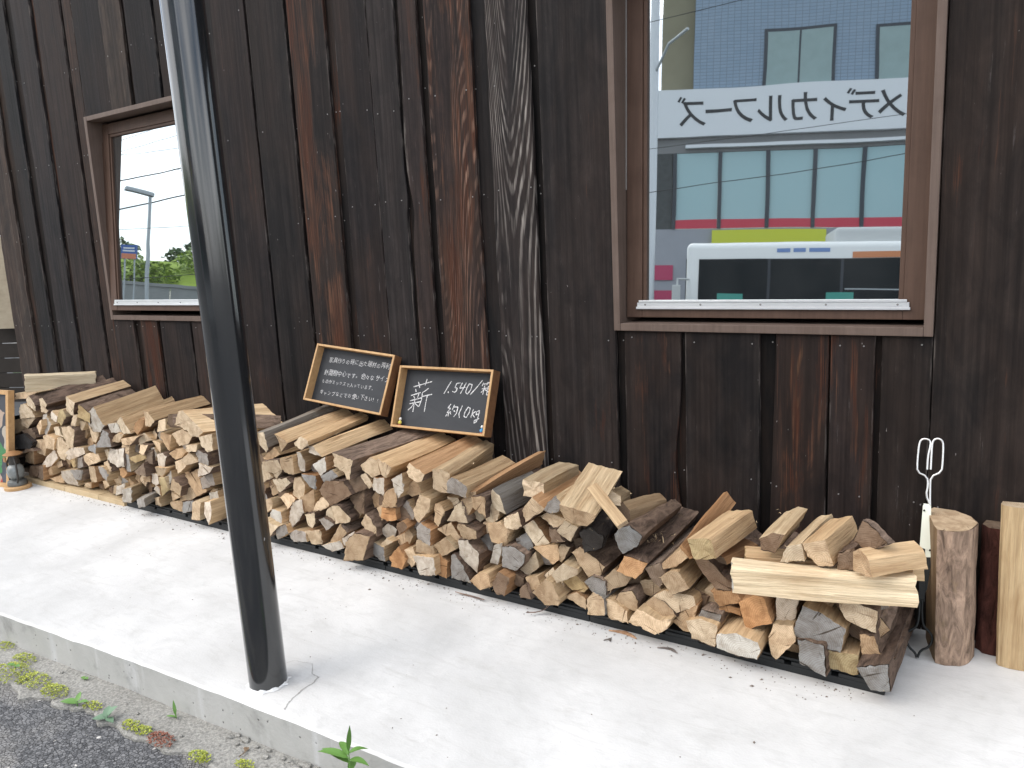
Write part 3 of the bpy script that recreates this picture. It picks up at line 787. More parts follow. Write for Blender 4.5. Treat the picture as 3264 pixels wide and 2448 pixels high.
Tk -0.523 -0.406,0.097 -0.333,0.108 -0.315,0.135 -0.357,0.137 -0.374,0.196 -0.416,0.19
Gk -0.61 -0.367,0.053 -0.315,0.055 -0.322,0.15 -0.407,0.122
Bt -0.562 -0.73,0.447 -0.686,0.441 -0.657,0.505 -0.691,0.508 -0.738,0.477 > -0.693,-0.263,0.476
Pt -0.56 -0.59,0.426 -0.603,0.482 -0.645,0.466 -0.665,0.412 > -0.599,-0.22,0.446
Pt -0.551 -0.58,0.443 -0.547,0.417 -0.503,0.422 -0.529,0.506 -0.595,0.485 > -0.517,-0.277,0.454
Bk -0.535 -0.49,0.407 -0.432,0.42 -0.441,0.489 -0.488,0.463 > -0.443,-0.362,0.445
Bk -0.543 -0.398,0.491 -0.347,0.526 -0.401,0.581 -0.416,0.587 -0.439,0.518 > -0.385,-0.518,0.54
Bk -0.54 -6.209,0.152 -6.071,0.173 -6.091,0.233 -6.212,0.224
Kk -0.514 -6.34,0.056 -6.217,0.064 -6.085,0.106 -6.163,0.15 -6.329,0.132
Bk -0.511 -6.329,-0.017 -6.197,-0.021 -6.028,0.021 -6.02,0.087 -6.168,0.069 -6.306,0.053
Tk -0.514 -6.3,0.215 -6.176,0.228 -6.144,0.326 -6.279,0.316
Bk -0.547 -5.914,0.256 -5.966,0.213 -5.883,0.237 -5.78,0.252 -5.831,0.265
"""
SHADED_LOGS = """\
Bt -0.467 -3.49,0.434 -3.463,0.391 -3.42,0.414 -3.447,0.46
Bk -0.475 -2.585,0.306 -2.547,0.293 -2.508,0.321 -2.54,0.36 -2.584,0.348
Pk -0.478 -4.547,0.18 -4.584,0.213 -4.629,0.171 -4.576,0.133
Pt -0.471 -4.951,0.133 -4.915,0.088 -4.866,0.117 -4.893,0.168
Tt -0.481 -4.742,0.168 -4.766,0.113 -4.717,0.091 -4.686,0.141
Gk -0.479 -3.405,0.167 -3.4,0.213 -3.433,0.244 -3.473,0.211 -3.453,0.173
Gt -0.479 -4.605,0.351 -4.602,0.398 -4.662,0.403 -4.657,0.347
Tt -0.469 -3.317,0.262 -3.344,0.312 -3.389,0.289 -3.369,0.241
Bt -0.461 -0.442,0.206 -0.471,0.162 -0.419,0.135 -0.386,0.189
Pt -0.48 -1.169,0.141 -1.132,0.174 -1.164,0.212 -1.218,0.195 -1.22,0.155
Gt -0.484 -4.063,0.386 -4.041,0.432 -4.076,0.468 -4.115,0.443 -4.112,0.392
Tt -0.477 -5.185,0.465 -5.238,0.452 -5.249,0.409 -5.2,0.382 -5.17,0.417
Pt -0.482 -1.953,0.267 -1.9,0.284 -1.906,0.331 -1.962,0.316
Pt -0.482 -1.979,0.317 -1.942,0.351 -1.982,0.39 -2.029,0.348
Bk -0.458 -3.401,0.238 -3.34,0.251 -3.356,0.313 -3.418,0.299
Gk -0.47 -3.406,0.401 -3.356,0.391 -3.35,0.446 -3.409,0.453
Gk -0.474 -1.927,0.193 -1.913,0.242 -1.959,0.265 -1.988,0.233 -1.971,0.197
Bk -0.483 -1.46,0.332 -1.511,0.32 -1.498,0.264 -1.442,0.28
Pt -0.466 -2.089,0.351 -2.105,0.403 -2.169,0.399 -2.156,0.345
Bt -0.475 -3.445,0.319 -3.491,0.295 -3.482,0.245 -3.437,0.241 -3.413,0.279
Gk -0.48 -4.293,0.455 -4.298,0.495 -4.342,0.518 -4.372,0.477 -4.342,0.443
Bt -0.477 -0.944,0.19 -1,0.21 -1.016,0.159 -0.96,0.141
Gt -0.471 -4.815,0.091 -4.783,0.137 -4.842,0.165 -4.861,0.112
Tt -0.469 -2.643,0.327 -2.622,0.283 -2.572,0.302 -2.576,0.346 -2.613,0.362
Bt -0.48 -3.251,0.3 -3.304,0.307 -3.311,0.247 -3.251,0.24
Pt -0.474 -0.962,0.211 -0.951,0.164 -0.903,0.165 -0.889,0.214 -0.93,0.244
Gk -0.474 -0.843,0.288 -0.787,0.27 -0.759,0.316 -0.821,0.336
Tk -0.475 -0.413,0.172 -0.366,0.167 -0.338,0.203 -0.37,0.24 -0.422,0.224
Tk -0.47 -4.177,0.284 -4.115,0.257 -4.084,0.312 -4.144,0.341
Tk -0.485 -5.472,0.244 -5.52,0.217 -5.511,0.177 -5.464,0.16 -5.431,0.203
Pt -0.47 -3.867,0.135 -3.847,0.176 -3.867,0.209 -3.92,0.2 -3.912,0.149
Gt -0.468 -2.986,0.465 -3.044,0.442 -3.024,0.389 -2.962,0.412
Tt -0.47 -5.217,0.325 -5.167,0.316 -5.132,0.354 -5.171,0.392 -5.209,0.367
Tt -0.484 -1.969,0.043 -1.939,0.074 -1.966,0.113 -2.008,0.1 -2.019,0.052
Tk -0.458 -0.57,0.257 -0.52,0.239 -0.496,0.273 -0.513,0.31 -0.568,0.303
Tk -0.484 -4.576,0.085 -4.639,0.074 -4.633,0.021 -4.569,0.025
Tk -0.481 -2.3,0.313 -2.312,0.255 -2.262,0.246 -2.249,0.295
Pk -0.478 -4.393,0.433 -4.372,0.486 -4.417,0.516 -4.44,0.464
Gt -0.483 -0.39,0.257 -0.341,0.288 -0.366,0.332 -0.416,0.31
Gk -0.458 -0.751,0.272 -0.706,0.268 -0.689,0.317 -0.733,0.337 -0.772,0.311
Tt -0.473 -4.664,0.213 -4.694,0.164 -4.643,0.143 -4.623,0.185
Bt -0.465 -4.545,0.083 -4.514,0.135 -4.564,0.161 -4.59,0.116
Tk -0.471 -3.692,0.422 -3.677,0.368 -3.622,0.379 -3.631,0.435
Tk -0.484 -3.282,0.326 -3.332,0.357 -3.362,0.324 -3.328,0.289
Tt -0.482 -0.609,0.02 -0.588,0.069 -0.656,0.084 -0.67,0.029
Gt -0.485 -2.368,0.223 -2.309,0.219 -2.291,0.277 -2.35,0.276
Tt -0.485 -2.765,0.244 -2.724,0.217 -2.689,0.257 -2.737,0.285
Bk -0.469 -2.348,0.382 -2.385,0.366 -2.385,0.318 -2.336,0.318 -2.317,0.356
Bt -0.481 -5.481,0.112 -5.462,0.172 -5.522,0.189 -5.546,0.134
Gt -0.476 -1.622,0.224 -1.688,0.225 -1.677,0.177 -1.631,0.177
Bt -0.479 -5.082,0.084 -5.141,0.073 -5.128,0.02 -5.071,0.028
Bt -0.463 -0.515,0.262 -0.481,0.229 -0.439,0.264 -0.452,0.304 -0.508,0.306
Bt -0.465 -1.229,0.176 -1.225,0.23 -1.286,0.224 -1.284,0.167
"""
LYING = {'A1': ((-5.914, -0.48, 0.717), (-5.693, -0.1, 0.687)),
 'E1b': ((-1.707, -0.46, 0.496), (-1.717, -0.14, 0.49)),
 'E4': ((-1.427, -0.6, 0.46), (-1.477, -0.26, 0.534)),
 'E4b': ((-1.383, -0.37, 0.476), (-1.436, -0.17, 0.431)),
 'E5': ((-1.385, -0.54, 0.575), (-1.202, -0.66, 0.489)),
 'F10': ((-0.911, -0.5, 0.358), (-0.837, -0.34, 0.363)),
 'F3': ((-1.347, -0.37, 0.415), (-1.285, -0.14, 0.398)),
 'F5': ((-0.988, -0.59, 0.397), (-0.975, -0.14, 0.465)),
 'F6': ((-0.919, -0.62, 0.433), (-0.867, -0.32, 0.451)),
 'G11': ((-0.803, -0.65, 0.371), (-0.269, -0.48, 0.368)),
 'G12': ((-0.799, -0.52, 0.383), (-0.27, -0.34, 0.382)),
 'G18': ((-0.41, -0.58, 0.466), (-0.272, -0.42, 0.46))}
TONGS = {'bar1': [(-0.2794, -0.0972, 0.5301), (-0.2746, -0.1159, 0.4581), (-0.2721, -0.1361, 0.3805)],
 'bar2': [(-0.2867, -0.0989, 0.5235), (-0.2674, -0.1445, 0.3479)],
 'blackA': [(-0.2951, -0.137, 0.3767), (-0.2757, -0.1362, 0.3799), (-0.2651, -0.184, 0.196), (-0.2828, -0.185, 0.1924)],
 'blackB': [(-0.2735, -0.1448, 0.3469), (-0.2533, -0.1439, 0.3503), (-0.2602, -0.173, 0.2384), (-0.2769, -0.1839, 0.1964)],
 'leg1': [(-0.2805, -0.1841, 0.1957), (-0.2788, -0.197, 0.1462), (-0.283, -0.2087, 0.101), (-0.3093, -0.2131, 0.0842), (-0.3181, -0.2194, 0.0599), (-0.3056, -0.2273, 0.0295),
          (-0.2839, -0.2311, 0.0151), (-0.2778, -0.235, 0.0001)],
 'leg2': [(-0.2729, -0.1837, 0.1972), (-0.2706, -0.1966, 0.1479), (-0.2644, -0.207, 0.1078), (-0.2406, -0.2106, 0.0938), (-0.2315, -0.2165, 0.0712), (-0.2422, -0.2242, 0.0414),
          (-0.2668, -0.2279, 0.0274), (-0.2753, -0.2348, 0.0007)],
 'loop1': [(-0.2869, -0.0671, 0.6459), (-0.2874, -0.0551, 0.692), (-0.2812, -0.0447, 0.732), (-0.2843, -0.0407, 0.7475), (-0.2991, -0.0395, 0.7518), (-0.3133, -0.0408, 0.7471),
           (-0.3184, -0.0456, 0.7285), (-0.3198, -0.0604, 0.6716), (-0.3183, -0.0703, 0.6333), (-0.2854, -0.0733, 0.6219), (-0.2803, -0.0812, 0.5916), (-0.2853, -0.0901, 0.5573),
           (-0.2698, -0.0983, 0.5258)],
 'loop2': [(-0.2757, -0.0668, 0.6471), (-0.2766, -0.0548, 0.6931), (-0.2771, -0.0446, 0.7324), (-0.2731, -0.0401, 0.7496), (-0.2607, -0.0383, 0.7564), (-0.2466, -0.0398, 0.7509),
           (-0.2416, -0.0437, 0.7358), (-0.2401, -0.0582, 0.6801), (-0.2407, -0.068, 0.6421), (-0.2741, -0.073, 0.6232), (-0.2734, -0.0839, 0.5812), (-0.2698, -0.0983, 0.5258)],
 'whiteA': [(-0.2906, -0.0976, 0.5286), (-0.27, -0.0976, 0.5286), (-0.2548, -0.144, 0.3501), (-0.2725, -0.1448, 0.3471)],
 'whiteB': [(-0.2918, -0.0991, 0.5228), (-0.2663, -0.0982, 0.5263), (-0.2562, -0.1383, 0.372), (-0.2927, -0.1362, 0.3799)]}
STROKES = [[(-0.2299, 0.2209), (-0.1107, 0.2545)], [(-0.2019, 0.2479), (-0.187, 0.2185)], [(-0.1457, 0.2667), (-0.1537, 0.2317)], [(-0.2156, 0.21), (-0.2066, 0.1957)], [(-0.2387, 0.1739), (-0.1761, 0.1936)],
 [(-0.2202, 0.1726), (-0.2085, 0.1594)], [(-0.1866, 0.1861), (-0.1915, 0.165)], [(-0.2392, 0.146), (-0.1647, 0.1666)], [(-0.2392, 0.1311), (-0.1684, 0.1456)],
 [(-0.2075, 0.1548), (-0.2083, 0.1224), (-0.2097, 0.09)], [(-0.2094, 0.1339), (-0.2262, 0.112), (-0.2445, 0.0969)], [(-0.2034, 0.1342), (-0.1764, 0.1198)],
 [(-0.1275, 0.2192), (-0.1454, 0.2045), (-0.1642, 0.1942), (-0.1629, 0.1575), (-0.1735, 0.12)], [(-0.1631, 0.1736), (-0.098, 0.1887)], [(-0.1287, 0.1801), (-0.132, 0.1364), (-0.1328, 0.0952)],
 [(0.0151, 0.2626), (-0.022, 0.1952)], [(0.0064, 0.2089), (0.0043, 0.2016)],
 [(0.0743, 0.2564), (0.0511, 0.2517), (0.0438, 0.2302), (0.058, 0.2296), (0.0561, 0.2152), (0.0453, 0.2066), (0.0305, 0.2102)], [(0.0865, 0.257), (0.0749, 0.2287), (0.1083, 0.2349)],
 [(0.1113, 0.2581), (0.0828, 0.201)], [(0.1312, 0.2546), (0.1195, 0.2341), (0.1144, 0.2103), (0.1269, 0.2021), (0.1449, 0.2243), (0.1483, 0.251), (0.1312, 0.2546)],
 [(0.209, 0.2759), (0.1781, 0.2371), (0.1454, 0.2001)], [(0.2165, 0.264), (0.2113, 0.2475)], [(0.2178, 0.2566), (0.2359, 0.2597)], [(0.245, 0.2689), (0.2371, 0.2532)],
 [(0.2433, 0.2631), (0.2577, 0.266)], [(0.2113, 0.2322), (0.2397, 0.238)], [(0.2269, 0.2505), (0.2216, 0.2044)], [(0.2274, 0.2322), (0.2092, 0.2137)], [(0.2303, 0.231), (0.242, 0.2251)],
 [(0.2488, 0.2472), (0.2431, 0.2034)], [(0.2488, 0.2472), (0.2593, 0.2478), (0.2578, 0.2042)], [(0.2484, 0.2341), (0.2577, 0.2355)], [(0.2464, 0.221), (0.2569, 0.2215)],
 [(0.2438, 0.2056), (0.2575, 0.2064)], [(0.0339, 0.1468), (0.018, 0.1257), (0.0352, 0.1246), (0.017, 0.101)], [(0.017, 0.101), (0.0413, 0.1071)], [(0.0278, 0.104), (0.0259, 0.0838)],
 [(0.0182, 0.0944), (0.0119, 0.0828)], [(0.037, 0.1002), (0.0438, 0.094)], [(0.057, 0.1438), (0.048, 0.1165)], [(0.0535, 0.1325), (0.0812, 0.1343), (0.0762, 0.1007), (0.0625, 0.0842)],
 [(0.0568, 0.1149), (0.0663, 0.1089)], [(0.1074, 0.1426), (0.0927, 0.1018), (0.0994, 0.0802)],
 [(0.144, 0.1383), (0.1293, 0.1132), (0.1251, 0.0909), (0.1399, 0.0854), (0.1549, 0.1083), (0.1587, 0.1327), (0.144, 0.1383)], [(0.1782, 0.1296), (0.1695, 0.0875)],
 [(0.1935, 0.1197), (0.1745, 0.1053), (0.1936, 0.0892)],
 [(0.2167, 0.1257), (0.1992, 0.1179), (0.1993, 0.1027), (0.2167, 0.1105), (0.2167, 0.1257), (0.2137, 0.0972), (0.2076, 0.0707), (0.1932, 0.061), (0.1936, 0.074), (0.2209, 0.0869)]]
CHALK_LINES = [[(-0.2146, 0.2372), (0.2553, 0.2549)], [(-0.2316, 0.1656), (0.2439, 0.1826)], [(-0.2305, 0.1179), (0.1623, 0.1264)], [(-0.2261, 0.0525), (0.2208, 0.0689)]]

# ------------------------------------------------------------------ ground, apron, slab
def sheet(name, x0, x1, y0, y1, z, mat, n=1):
    V = []; F = []
    for j in range(n + 1):
        for i in range(n + 1):
            V.append((x0 + (x1 - x0) * i / n, y0 + (y1 - y0) * j / n, z))
    for j in range(n):
        for i in range(n):
            a = j * (n + 1) + i
            F.append((a, a + 1, a + n + 2, a + n + 1))
    return mesh_obj(name, V, F, mat)

tag(sheet('ground', -400, 400, -400, 400, -0.150, M['asphalt']), kind='structure')

def lerp_tab(x, tab):
    if x <= tab[0][0]:
        a, b = tab[0], tab[1]
    elif x >= tab[-1][0]:
        a, b = tab[-2], tab[-1]
    else:
        for a, b in zip(tab, tab[1:]):
            if a[0] <= x <= b[0]: break
    t = (x - a[0]) / (b[0] - a[0])
    return a[1] + (b[1] - a[1]) * t

SLAB_EDGE = [(-9.0, -1.86), (-3.765, -1.694), (-2.908, -1.639), (-2.136, -1.605), (-1.594, -1.588), (3.0, -1.52)]
APRON_EDGE = [(-9.0, -2.06), (-3.419, -1.866), (-3.113, -1.848), (-2.808, -1.805), (-2.513, -1.796), (-2.34, -1.778), (-1.542, -1.70), (3.0, -1.58)]

def edge_sheet(name, edge, back_y, z, drop, mats, x0=-9.0, x1=3.0, step=0.03, jag=0.004, chip=0.0):
    xs = []
    x = x0
    while x <= x1 + 1e-6:
        xs.append(x); x += step
    V = []; F = []; idx = []
    for x in xs:
        y = lerp_tab(x, edge)
        jy = jag * mnoise.noise((x * 9, 0, 1.7)) + 0.5 * jag * mnoise.noise((x * 40, 3, 0))
        ch = chip * max(0.0, mnoise.noise((x * 6.0, 7.1, 2.0)))
        V += [(x, back_y, z), (x, y + jy + 0.010, z), (x, y + jy - 0.0005, z - 0.006 - ch), (x, y + jy - 0.004, z - drop)]
    for i in range(len(xs) - 1):
        a = i * 4; b = a + 4
        F.append((a, a + 1, b + 1, b)[::-1]); idx.append(0)
        F.append((a + 1, a + 2, b + 2, b + 1)[::-1]); idx.append(0)
        F.append((a + 2, a + 3, b + 3, b + 2)[::-1]); idx.append(1)
    return mesh_obj(name, V, F, mats, None, idx)

slab = edge_sheet('pavement', SLAB_EDGE, 0.30, 0.0, 0.30, [M['slab'], M['kerb']], jag=0.004, chip=0.007)
tag(slab, kind='structure')
apron = edge_sheet('path', APRON_EDGE, -1.30, -0.134, 0.06, [M['apron'], M['apron']], jag=0.05)
tag(apron, kind='structure')
# hairline crack in the slab round the post
cp = [(-2.30, -1.46), (-2.26, -1.33), (-2.18, -1.31), (-2.12, -1.363), (-2.085, -1.366), (-2.073, -1.40), (-2.073, -1.456), (-2.062, -1.50), (-2.052, -1.533), (-2.03, -1.575)]
cv = []; cf = []
for i in range(len(cp) - 1):
    for k in range(6):
        t = k / 6
        x = cp[i][0] + (cp[i + 1][0] - cp[i][0]) * t + rng.uniform(-.002, .002)
        y = cp[i][1] + (cp[i + 1][1] - cp[i][1]) * t + rng.uniform(-.002, .002)
        w = rng.uniform(0.0008, 0.0022) * (1.0 if i > 2 else 0.5)
        cv += [(x - w, y - w, 0.0015), (x + w, y + w, 0.0015)]
for i in range(len(cv) // 2 - 1):
    cf.append((2 * i, 2 * i + 1, 2 * i + 3, 2 * i + 2))
mesh_obj('crack', cv, cf, M['crack'], slab)
# broken gutter rubble along the kerb foot
for k in range(46):
    x = rng.uniform(-2.25, -1.75) if k < 22 else rng.uniform(-4.0, -1.7); y = lerp_tab(x, SLAB_EDGE) - rng.uniform(0.01, 0.05 if k < 22 else .16)
    bm = bmesh.new(); bmesh.ops.create_icosphere(bm, subdivisions=1, radius=rng.uniform(.006, .016) if k < 22 else rng.uniform(.003, .008))
    for v in bm.verts: v.co = Vector((v.co.x * rng.uniform(.8, 1.8), v.co.y, v.co.z * .6)) * rng.uniform(.75, 1.25)
    me = bpy.data.meshes.new('rubble_piece'); bm.to_mesh(me); bm.free(); me.materials.append(M['apron'])
    o = link(bpy.data.objects.new('rubble_piece', me), apron); o.location = (x, y, -0.128)

# ------------------------------------------------------------------ burnt cedar wall
S = 1.0516
wall = empty('timber_wall', (-3.0, 0.0, 0.0))
tag(wall, 'dark burnt cedar wall of upright boards behind the firewood', 'wall')
WTOP = 4.3
L_WIN = dict(x0=-5.262 * S, x1=-4.085 * S, z0=1.122, z1=2.520)
R_WIN = dict(x0=-1.458 * S, x1=-0.278 * S, z0=1.116, z1=2.660)
NAILS = MB()

def board(x0, x1, z0, z1, yf, thick=0.018, tone=(0.017, 0.0165, 0.017), brown=0.35, grain=0.0, gtone=(0.30, 0.27, 0.25), xt0=None, xt1=None, wav=0.002, wane=None, name='board', nails=True):
    """one upright board; xt0/xt1: edges at the top when the board tapers"""
    xt0 = x0 if xt0 is None else xt0; xt1 = x1 if xt1 is None else xt1
    n = max(2, int((z1 - z0) / 0.07))
    sd = rng.uniform(0, 100)
    xc = (x0 + x1) / 2; zc = (z0 + z1) / 2
    b = 0.0025
    V = []; F = []
    for i in range(n + 1):
        t = i / n; z = z0 + (z1 - z0) * t
        l = x0 + (xt0 - x0) * t + wav * mnoise.noise((z * 3.1, sd, 0)) + wav * .6 * mnoise.noise((z * 15, sd, 4))
        r = x1 + (xt1 - x1) * t + wav * mnoise.noise((z * 2.7, sd, 9)) + wav * .6 * mnoise.noise((z * 14, sd, 14))
        if wane: 
            dl, dr = wane(z); l += dl; r += dr
        cup = 0.0012 * mnoise.noise((z * 1.2, sd, 20))
        y = yf + cup
        V += [(l - xc, y + thick, z - zc), (l - xc, y + b, z - zc), (l + b - xc, y, z - zc), (r - b - xc, y, z - zc), (r - xc, y + b, z - zc), (r - xc, y + thick, z - zc)]
    for i in range(n):
        for k in range(5):
            a = i * 6 + k
            F.append((a, a + 1, a + 7, a + 6))
    F.append((0, 5, 4, 3, 2, 1)); o6 = n * 6; F.append((o6, o6 + 1, o6 + 2, o6 + 3, o6 + 4, o6 + 5))
    o = mesh_obj(name, V, F, M['char'], wall)
    o.location = (xc + 3.0, 0, zc)
    _j = rng.uniform(.52, .84); o['tone'] = [tone[0] * _j, tone[1] * _j * .97, tone[2] * _j * .96]; o['brown'] = min(1.0, brown + .08); o['half_width'] = (x1 - x0) / 2; o['grain'] = grain; o['grain_tone'] = list(gtone)
    if nails:
        for zr in (0.50, 1.09, 1.72, 2.24, 2.85, 3.5):
            if z0 + .03 < zr < z1 - .03 or (abs(z1 - zr) < .05):
                zz = min(zr, z1 - 0.035) + (rng.uniform(-.010, .010) if z1 < 1.5 else rng.uniform(-.045, .045))
                for xx in (x0 + 0.035, x1 - 0.035):
                    if x1 - x0 < .09 and xx > xc: continue
                    if rng.random() < .30: continue
                    xx += rng.uniform(-.008, .008)
                    NAILS.lathe_y = None
                    rr = [(xx + 3.0 + 0.0032 * math.cos(k * 1.047), yf - 0.0022, zz + 0.0032 * math.sin(k * 1.047)) for k in range(6)]
                    r2 = [(p[0], yf + 0.004, p[2]) for p in rr]
                    NAILS.add(rr + r2, [(5, 4, 3, 2, 1, 0)] + [(k, (k + 1) % 6, 6 + (k + 1) % 6, 6 + k) for k in range(6)])
    return o

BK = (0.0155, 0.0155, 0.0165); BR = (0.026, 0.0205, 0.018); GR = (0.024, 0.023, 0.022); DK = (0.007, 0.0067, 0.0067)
P, Q = 0.0, 0.020        # proud and set-back board faces
# left end to the left-hand window
board(-6.69 * S, -6.40 * S, 0, WTOP, P, tone=(0.055, 0.046, 0.040), brown=.45, grain=.9, gtone=(0.20, 0.17, 0.145), wav=.012)
board(-6.43 * S, -6.26 * S, 0, WTOP, Q, tone=(0.030, 0.024, 0.020), brown=.6, name='set_back_board')
board(-6.285 * S, -6.12 * S, 0, WTOP, P, tone=(0.021, 0.023, 0.025), brown=.1)
board(-6.15 * S, -6.00 * S, 0, WTOP, Q, tone=DK, name='set_back_board')
board(-6.02 * S, -5.775 * S, 0, WTOP, P, tone=(0.028, 0.028, 0.030), brown=.2, grain=.45, gtone=(0.28, 0.25, 0.22), wav=.006)
board(-5.80 * S, -5.70 * S, 0, WTOP, Q, tone=(0.026, 0.020, 0.018), brown=.75, name='set_back_board')
board(-5.715 * S, -5.405 * S, 0, WTOP, P, tone=(0.033, 0.028, 0.027), brown=.15)
board(-5.42 * S, -5.36 * S, 0, WTOP, Q, tone=DK, name='set_back_board')
board(-5.368 * S, L_WIN['x0'] - 0.003, 0, WTOP, P, tone=(0.040, 0.029, 0.024), brown=.65, grain=.3, gtone=(.22, .15, .10))
# over the left-hand window
zt = L_WIN['z1'] + 0.004
board(L_WIN['x0'], -4.948 * S, zt, WTOP, P, tone=BK, brown=.2)
board(-4.944 * S, -4.722 * S, zt, WTOP, P - .004, tone=(0.050, 0.043, 0.037), brown=.4, grain=.95, gtone=(0.21, 0.18, 0.15), wav=.008)
board(-4.74 * S, -4.67 * S, zt, WTOP, Q, tone=BR, brown=.5, name='set_back_board')
board(-4.685 * S, -4.415 * S, zt, WTOP, P, tone=BK, brown=.1)
board(-4.43 * S, -4.38 * S, zt, WTOP, Q, tone=DK, name='set_back_board')
board(-4.388 * S, -4.11 * S, zt, WTOP, P, tone=BR, brown=.3)
# under it
zb = L_WIN['z0'] - 0.004
board(L_WIN['x0'], -5.025 * S, 0, zb, P, tone=(0.030, 0.026, 0.025), brown=.5, grain=.35)
board(-5.04 * S, -4.93 * S, 0, zb, Q, tone=DK, name='set_back_board')
board(-4.948 * S, -4.757 * S, 0, zb, P, tone=(0.032, 0.026, 0.024), brown=.75, grain=.4, gtone=(.26, .16, .10))
board(-4.77 * S, -4.71 * S, 0, zb, Q, tone=DK, name='set_back_board')
board(-4.720 * S, -4.402 * S, 0, zb, P, tone=(0.030, 0.027, 0.027), brown=.2)
board(-4.42 * S, -4.37 * S, 0, zb, Q, tone=DK, name='set_back_board')
board(-4.382 * S, -4.11 * S, 0, zb, P, tone=(0.028, 0.024, 0.024), brown=.4)
# between the windows
board(L_WIN['x1'] + .003, -3.89 * S, 0, WTOP, Q, tone=(0.016, 0.016, 0.016), grain=.35, gtone=(.35, .34, .33), name='set_back_board', wav=.006)
board(-3.876 * S, -3.600 * S, 0, WTOP, P, tone=(0.024, 0.022, 0.023), brown=.4)
board(-3.62 * S, -3.56 * S, 0, WTOP, Q, tone=DK, name='set_back_board')
board(-3.582 * S, -3.296 * S, 0, WTOP, P, tone=(0.022, 0.0215, 0.022), brown=.25, grain=.15)
board(-3.32 * S, -3.26 * S, 0, WTOP, Q, tone=DK, name='set_back_board')
board(-3.274 * S, -3.012 * S, 0, WTOP, P, tone=(0.024, 0.021, 0.020), brown=.95, grain=.25, gtone=(.30, .16, .075))
board(-3.03 * S, -2.93 * S, 0, WTOP, Q, tone=(0.012, 0.011, 0.011), grain=.4, gtone=(.20, .19, .18), name='set_back_board')
board(-2.950 * S, -2.733 * S, 0, WTOP, P, tone=(0.024, 0.022, 0.023), brown=.5, grain=.25, gtone=(.28, .22, .19))
board(-2.732 * S, -2.562 * S, 0, WTOP, P + .003, tone=(0.026, 0.0265, 0.028), brown=.15, grain=.5, gtone=(0.14, 0.135, 0.135), wav=.004,
      wane=lambda z: (0, 0.012 * math.exp(-((z - 1.78) / .07) ** 2)))
board(-2.585 * S, -2.51 * S, 0, WTOP, Q, tone=DK, name='set_back_board')
board(-2.530 * S, -2.424 * S, 0, WTOP, P - .003, tone=(0.028, 0.024, 0.024), brown=.6,
      wane=lambda z: (-0.014 * math.exp(-((z - 2.05) / .22) ** 2) + 0.022 * math.exp(-((z - 1.70) / .10) ** 2), 0))
board(-2.44 * S, -2.36 * S, 0, WTOP, Q, tone=DK, name='set_back_board')
board(-2.380 * S, -2.128 * S, 0, WTOP, P, tone=(0.028, 0.022, 0.021), brown=.85, grain=1.02, gtone=(0.27, 0.165, 0.12), wav=.005)
board(-2.15 * S, -2.03 * S, 0, WTOP, Q, tone=(0.015, 0.0155, 0.0165), name='set_back_board')
board(-2.046 * S, -1.818 * S, 0, WTOP, P - .004, tone=(0.030, 0.028, 0.028), brown=.25, grain=1.12, gtone=(0.36, 0.33, 0.30), xt0=-2.036 * S, xt1=-1.836 * S, wav=.006)
board(-1.84 * S, -1.77 * S, 0, WTOP, Q, tone=DK, name='set_back_board')
board(-1.786 * S, R_WIN['x0'] - .003, 0, WTOP, P, tone=(0.022, 0.021, 0.021), brown=.35)
# under the right-hand window
zb = R_WIN['z0'] - 0.004
board(R_WIN['x0'] - .002, -1.40 * S, 0, zb, Q, tone=DK, name='set_back_board')
board(-1.420 * S, -1.172 * S, 0, zb, P, tone=(0.020, 0.0185, 0.0185), brown=.66, grain=.45, gtone=(.24, .075, .055),
      wane=lambda z: (0, -0.030 * math.exp(-((z - .55) / .20) ** 2)))
board(-1.21 * S, -1.14 * S, 0, zb, Q, tone=DK, name='set_back_board')
board(-1.155 * S, -0.858 * S, 0, zb, P, tone=(0.022, 0.0205, 0.020), brown=.45)
board(-0.88 * S, -0.78 * S, 0, zb, Q, tone=DK, name='set_back_board')
board(-0.822 * S, -0.612 * S, 0, zb, P, tone=(0.023, 0.0195, 0.019), brown=.72, grain=.65, gtone=(.36, .18, .085), xt0=-0.798 * S)
board(-0.63 * S, -0.59 * S, 0, zb, Q, tone=DK, name='set_back_board')
board(-0.604 * S, -0.456 * S, 0, zb, P, tone=(0.023, 0.0195, 0.019), brown=.70, grain=.55, gtone=(.26, .115, .065))
board(-0.475 * S, -0.42 * S, 0, zb, Q, tone=DK, name='set_back_board')
board(-0.435 * S, -0.2785 * S, 0, zb, P, tone=(0.018, 0.0165, 0.0155), brown=.25)
# right of it
board(R_WIN['x1'] + .003, 0.055 * S, 0, WTOP, P, tone=(0.022, 0.0195, 0.018), brown=.40)
board(0.03 * S, 0.09 * S, 0, WTOP, Q, tone=DK, name='set_back_board')
board(0.075 * S, 0.36 * S, 0, WTOP, P, tone=BR, brown=.4)
board(0.34 * S, 0.40 * S, 0, WTOP, Q, tone=DK, name='set_back_board')
board(0.385 * S, 0.66 * S, 0, WTOP, P, tone=BK, brown=.3)
board(0.64 * S, 0.70 * S, 0, WTOP, Q, tone=DK, name='set_back_board')
board(0.685 * S, 0.98 * S, 0, WTOP, P, tone=BR, brown=.5)
# over the right-hand window
zt = R_WIN['z1'] + 0.004
for a, b_ in ((-1.45, -1.20), (-1.18, -0.92), (-0.90, -0.60), (-0.58, -0.285)):
    board(a * S, b_ * S, zt, WTOP, P, tone=BK, brown=.4)
tag(NAILS.build('nails', M['screw'], wall), kind='stuff')
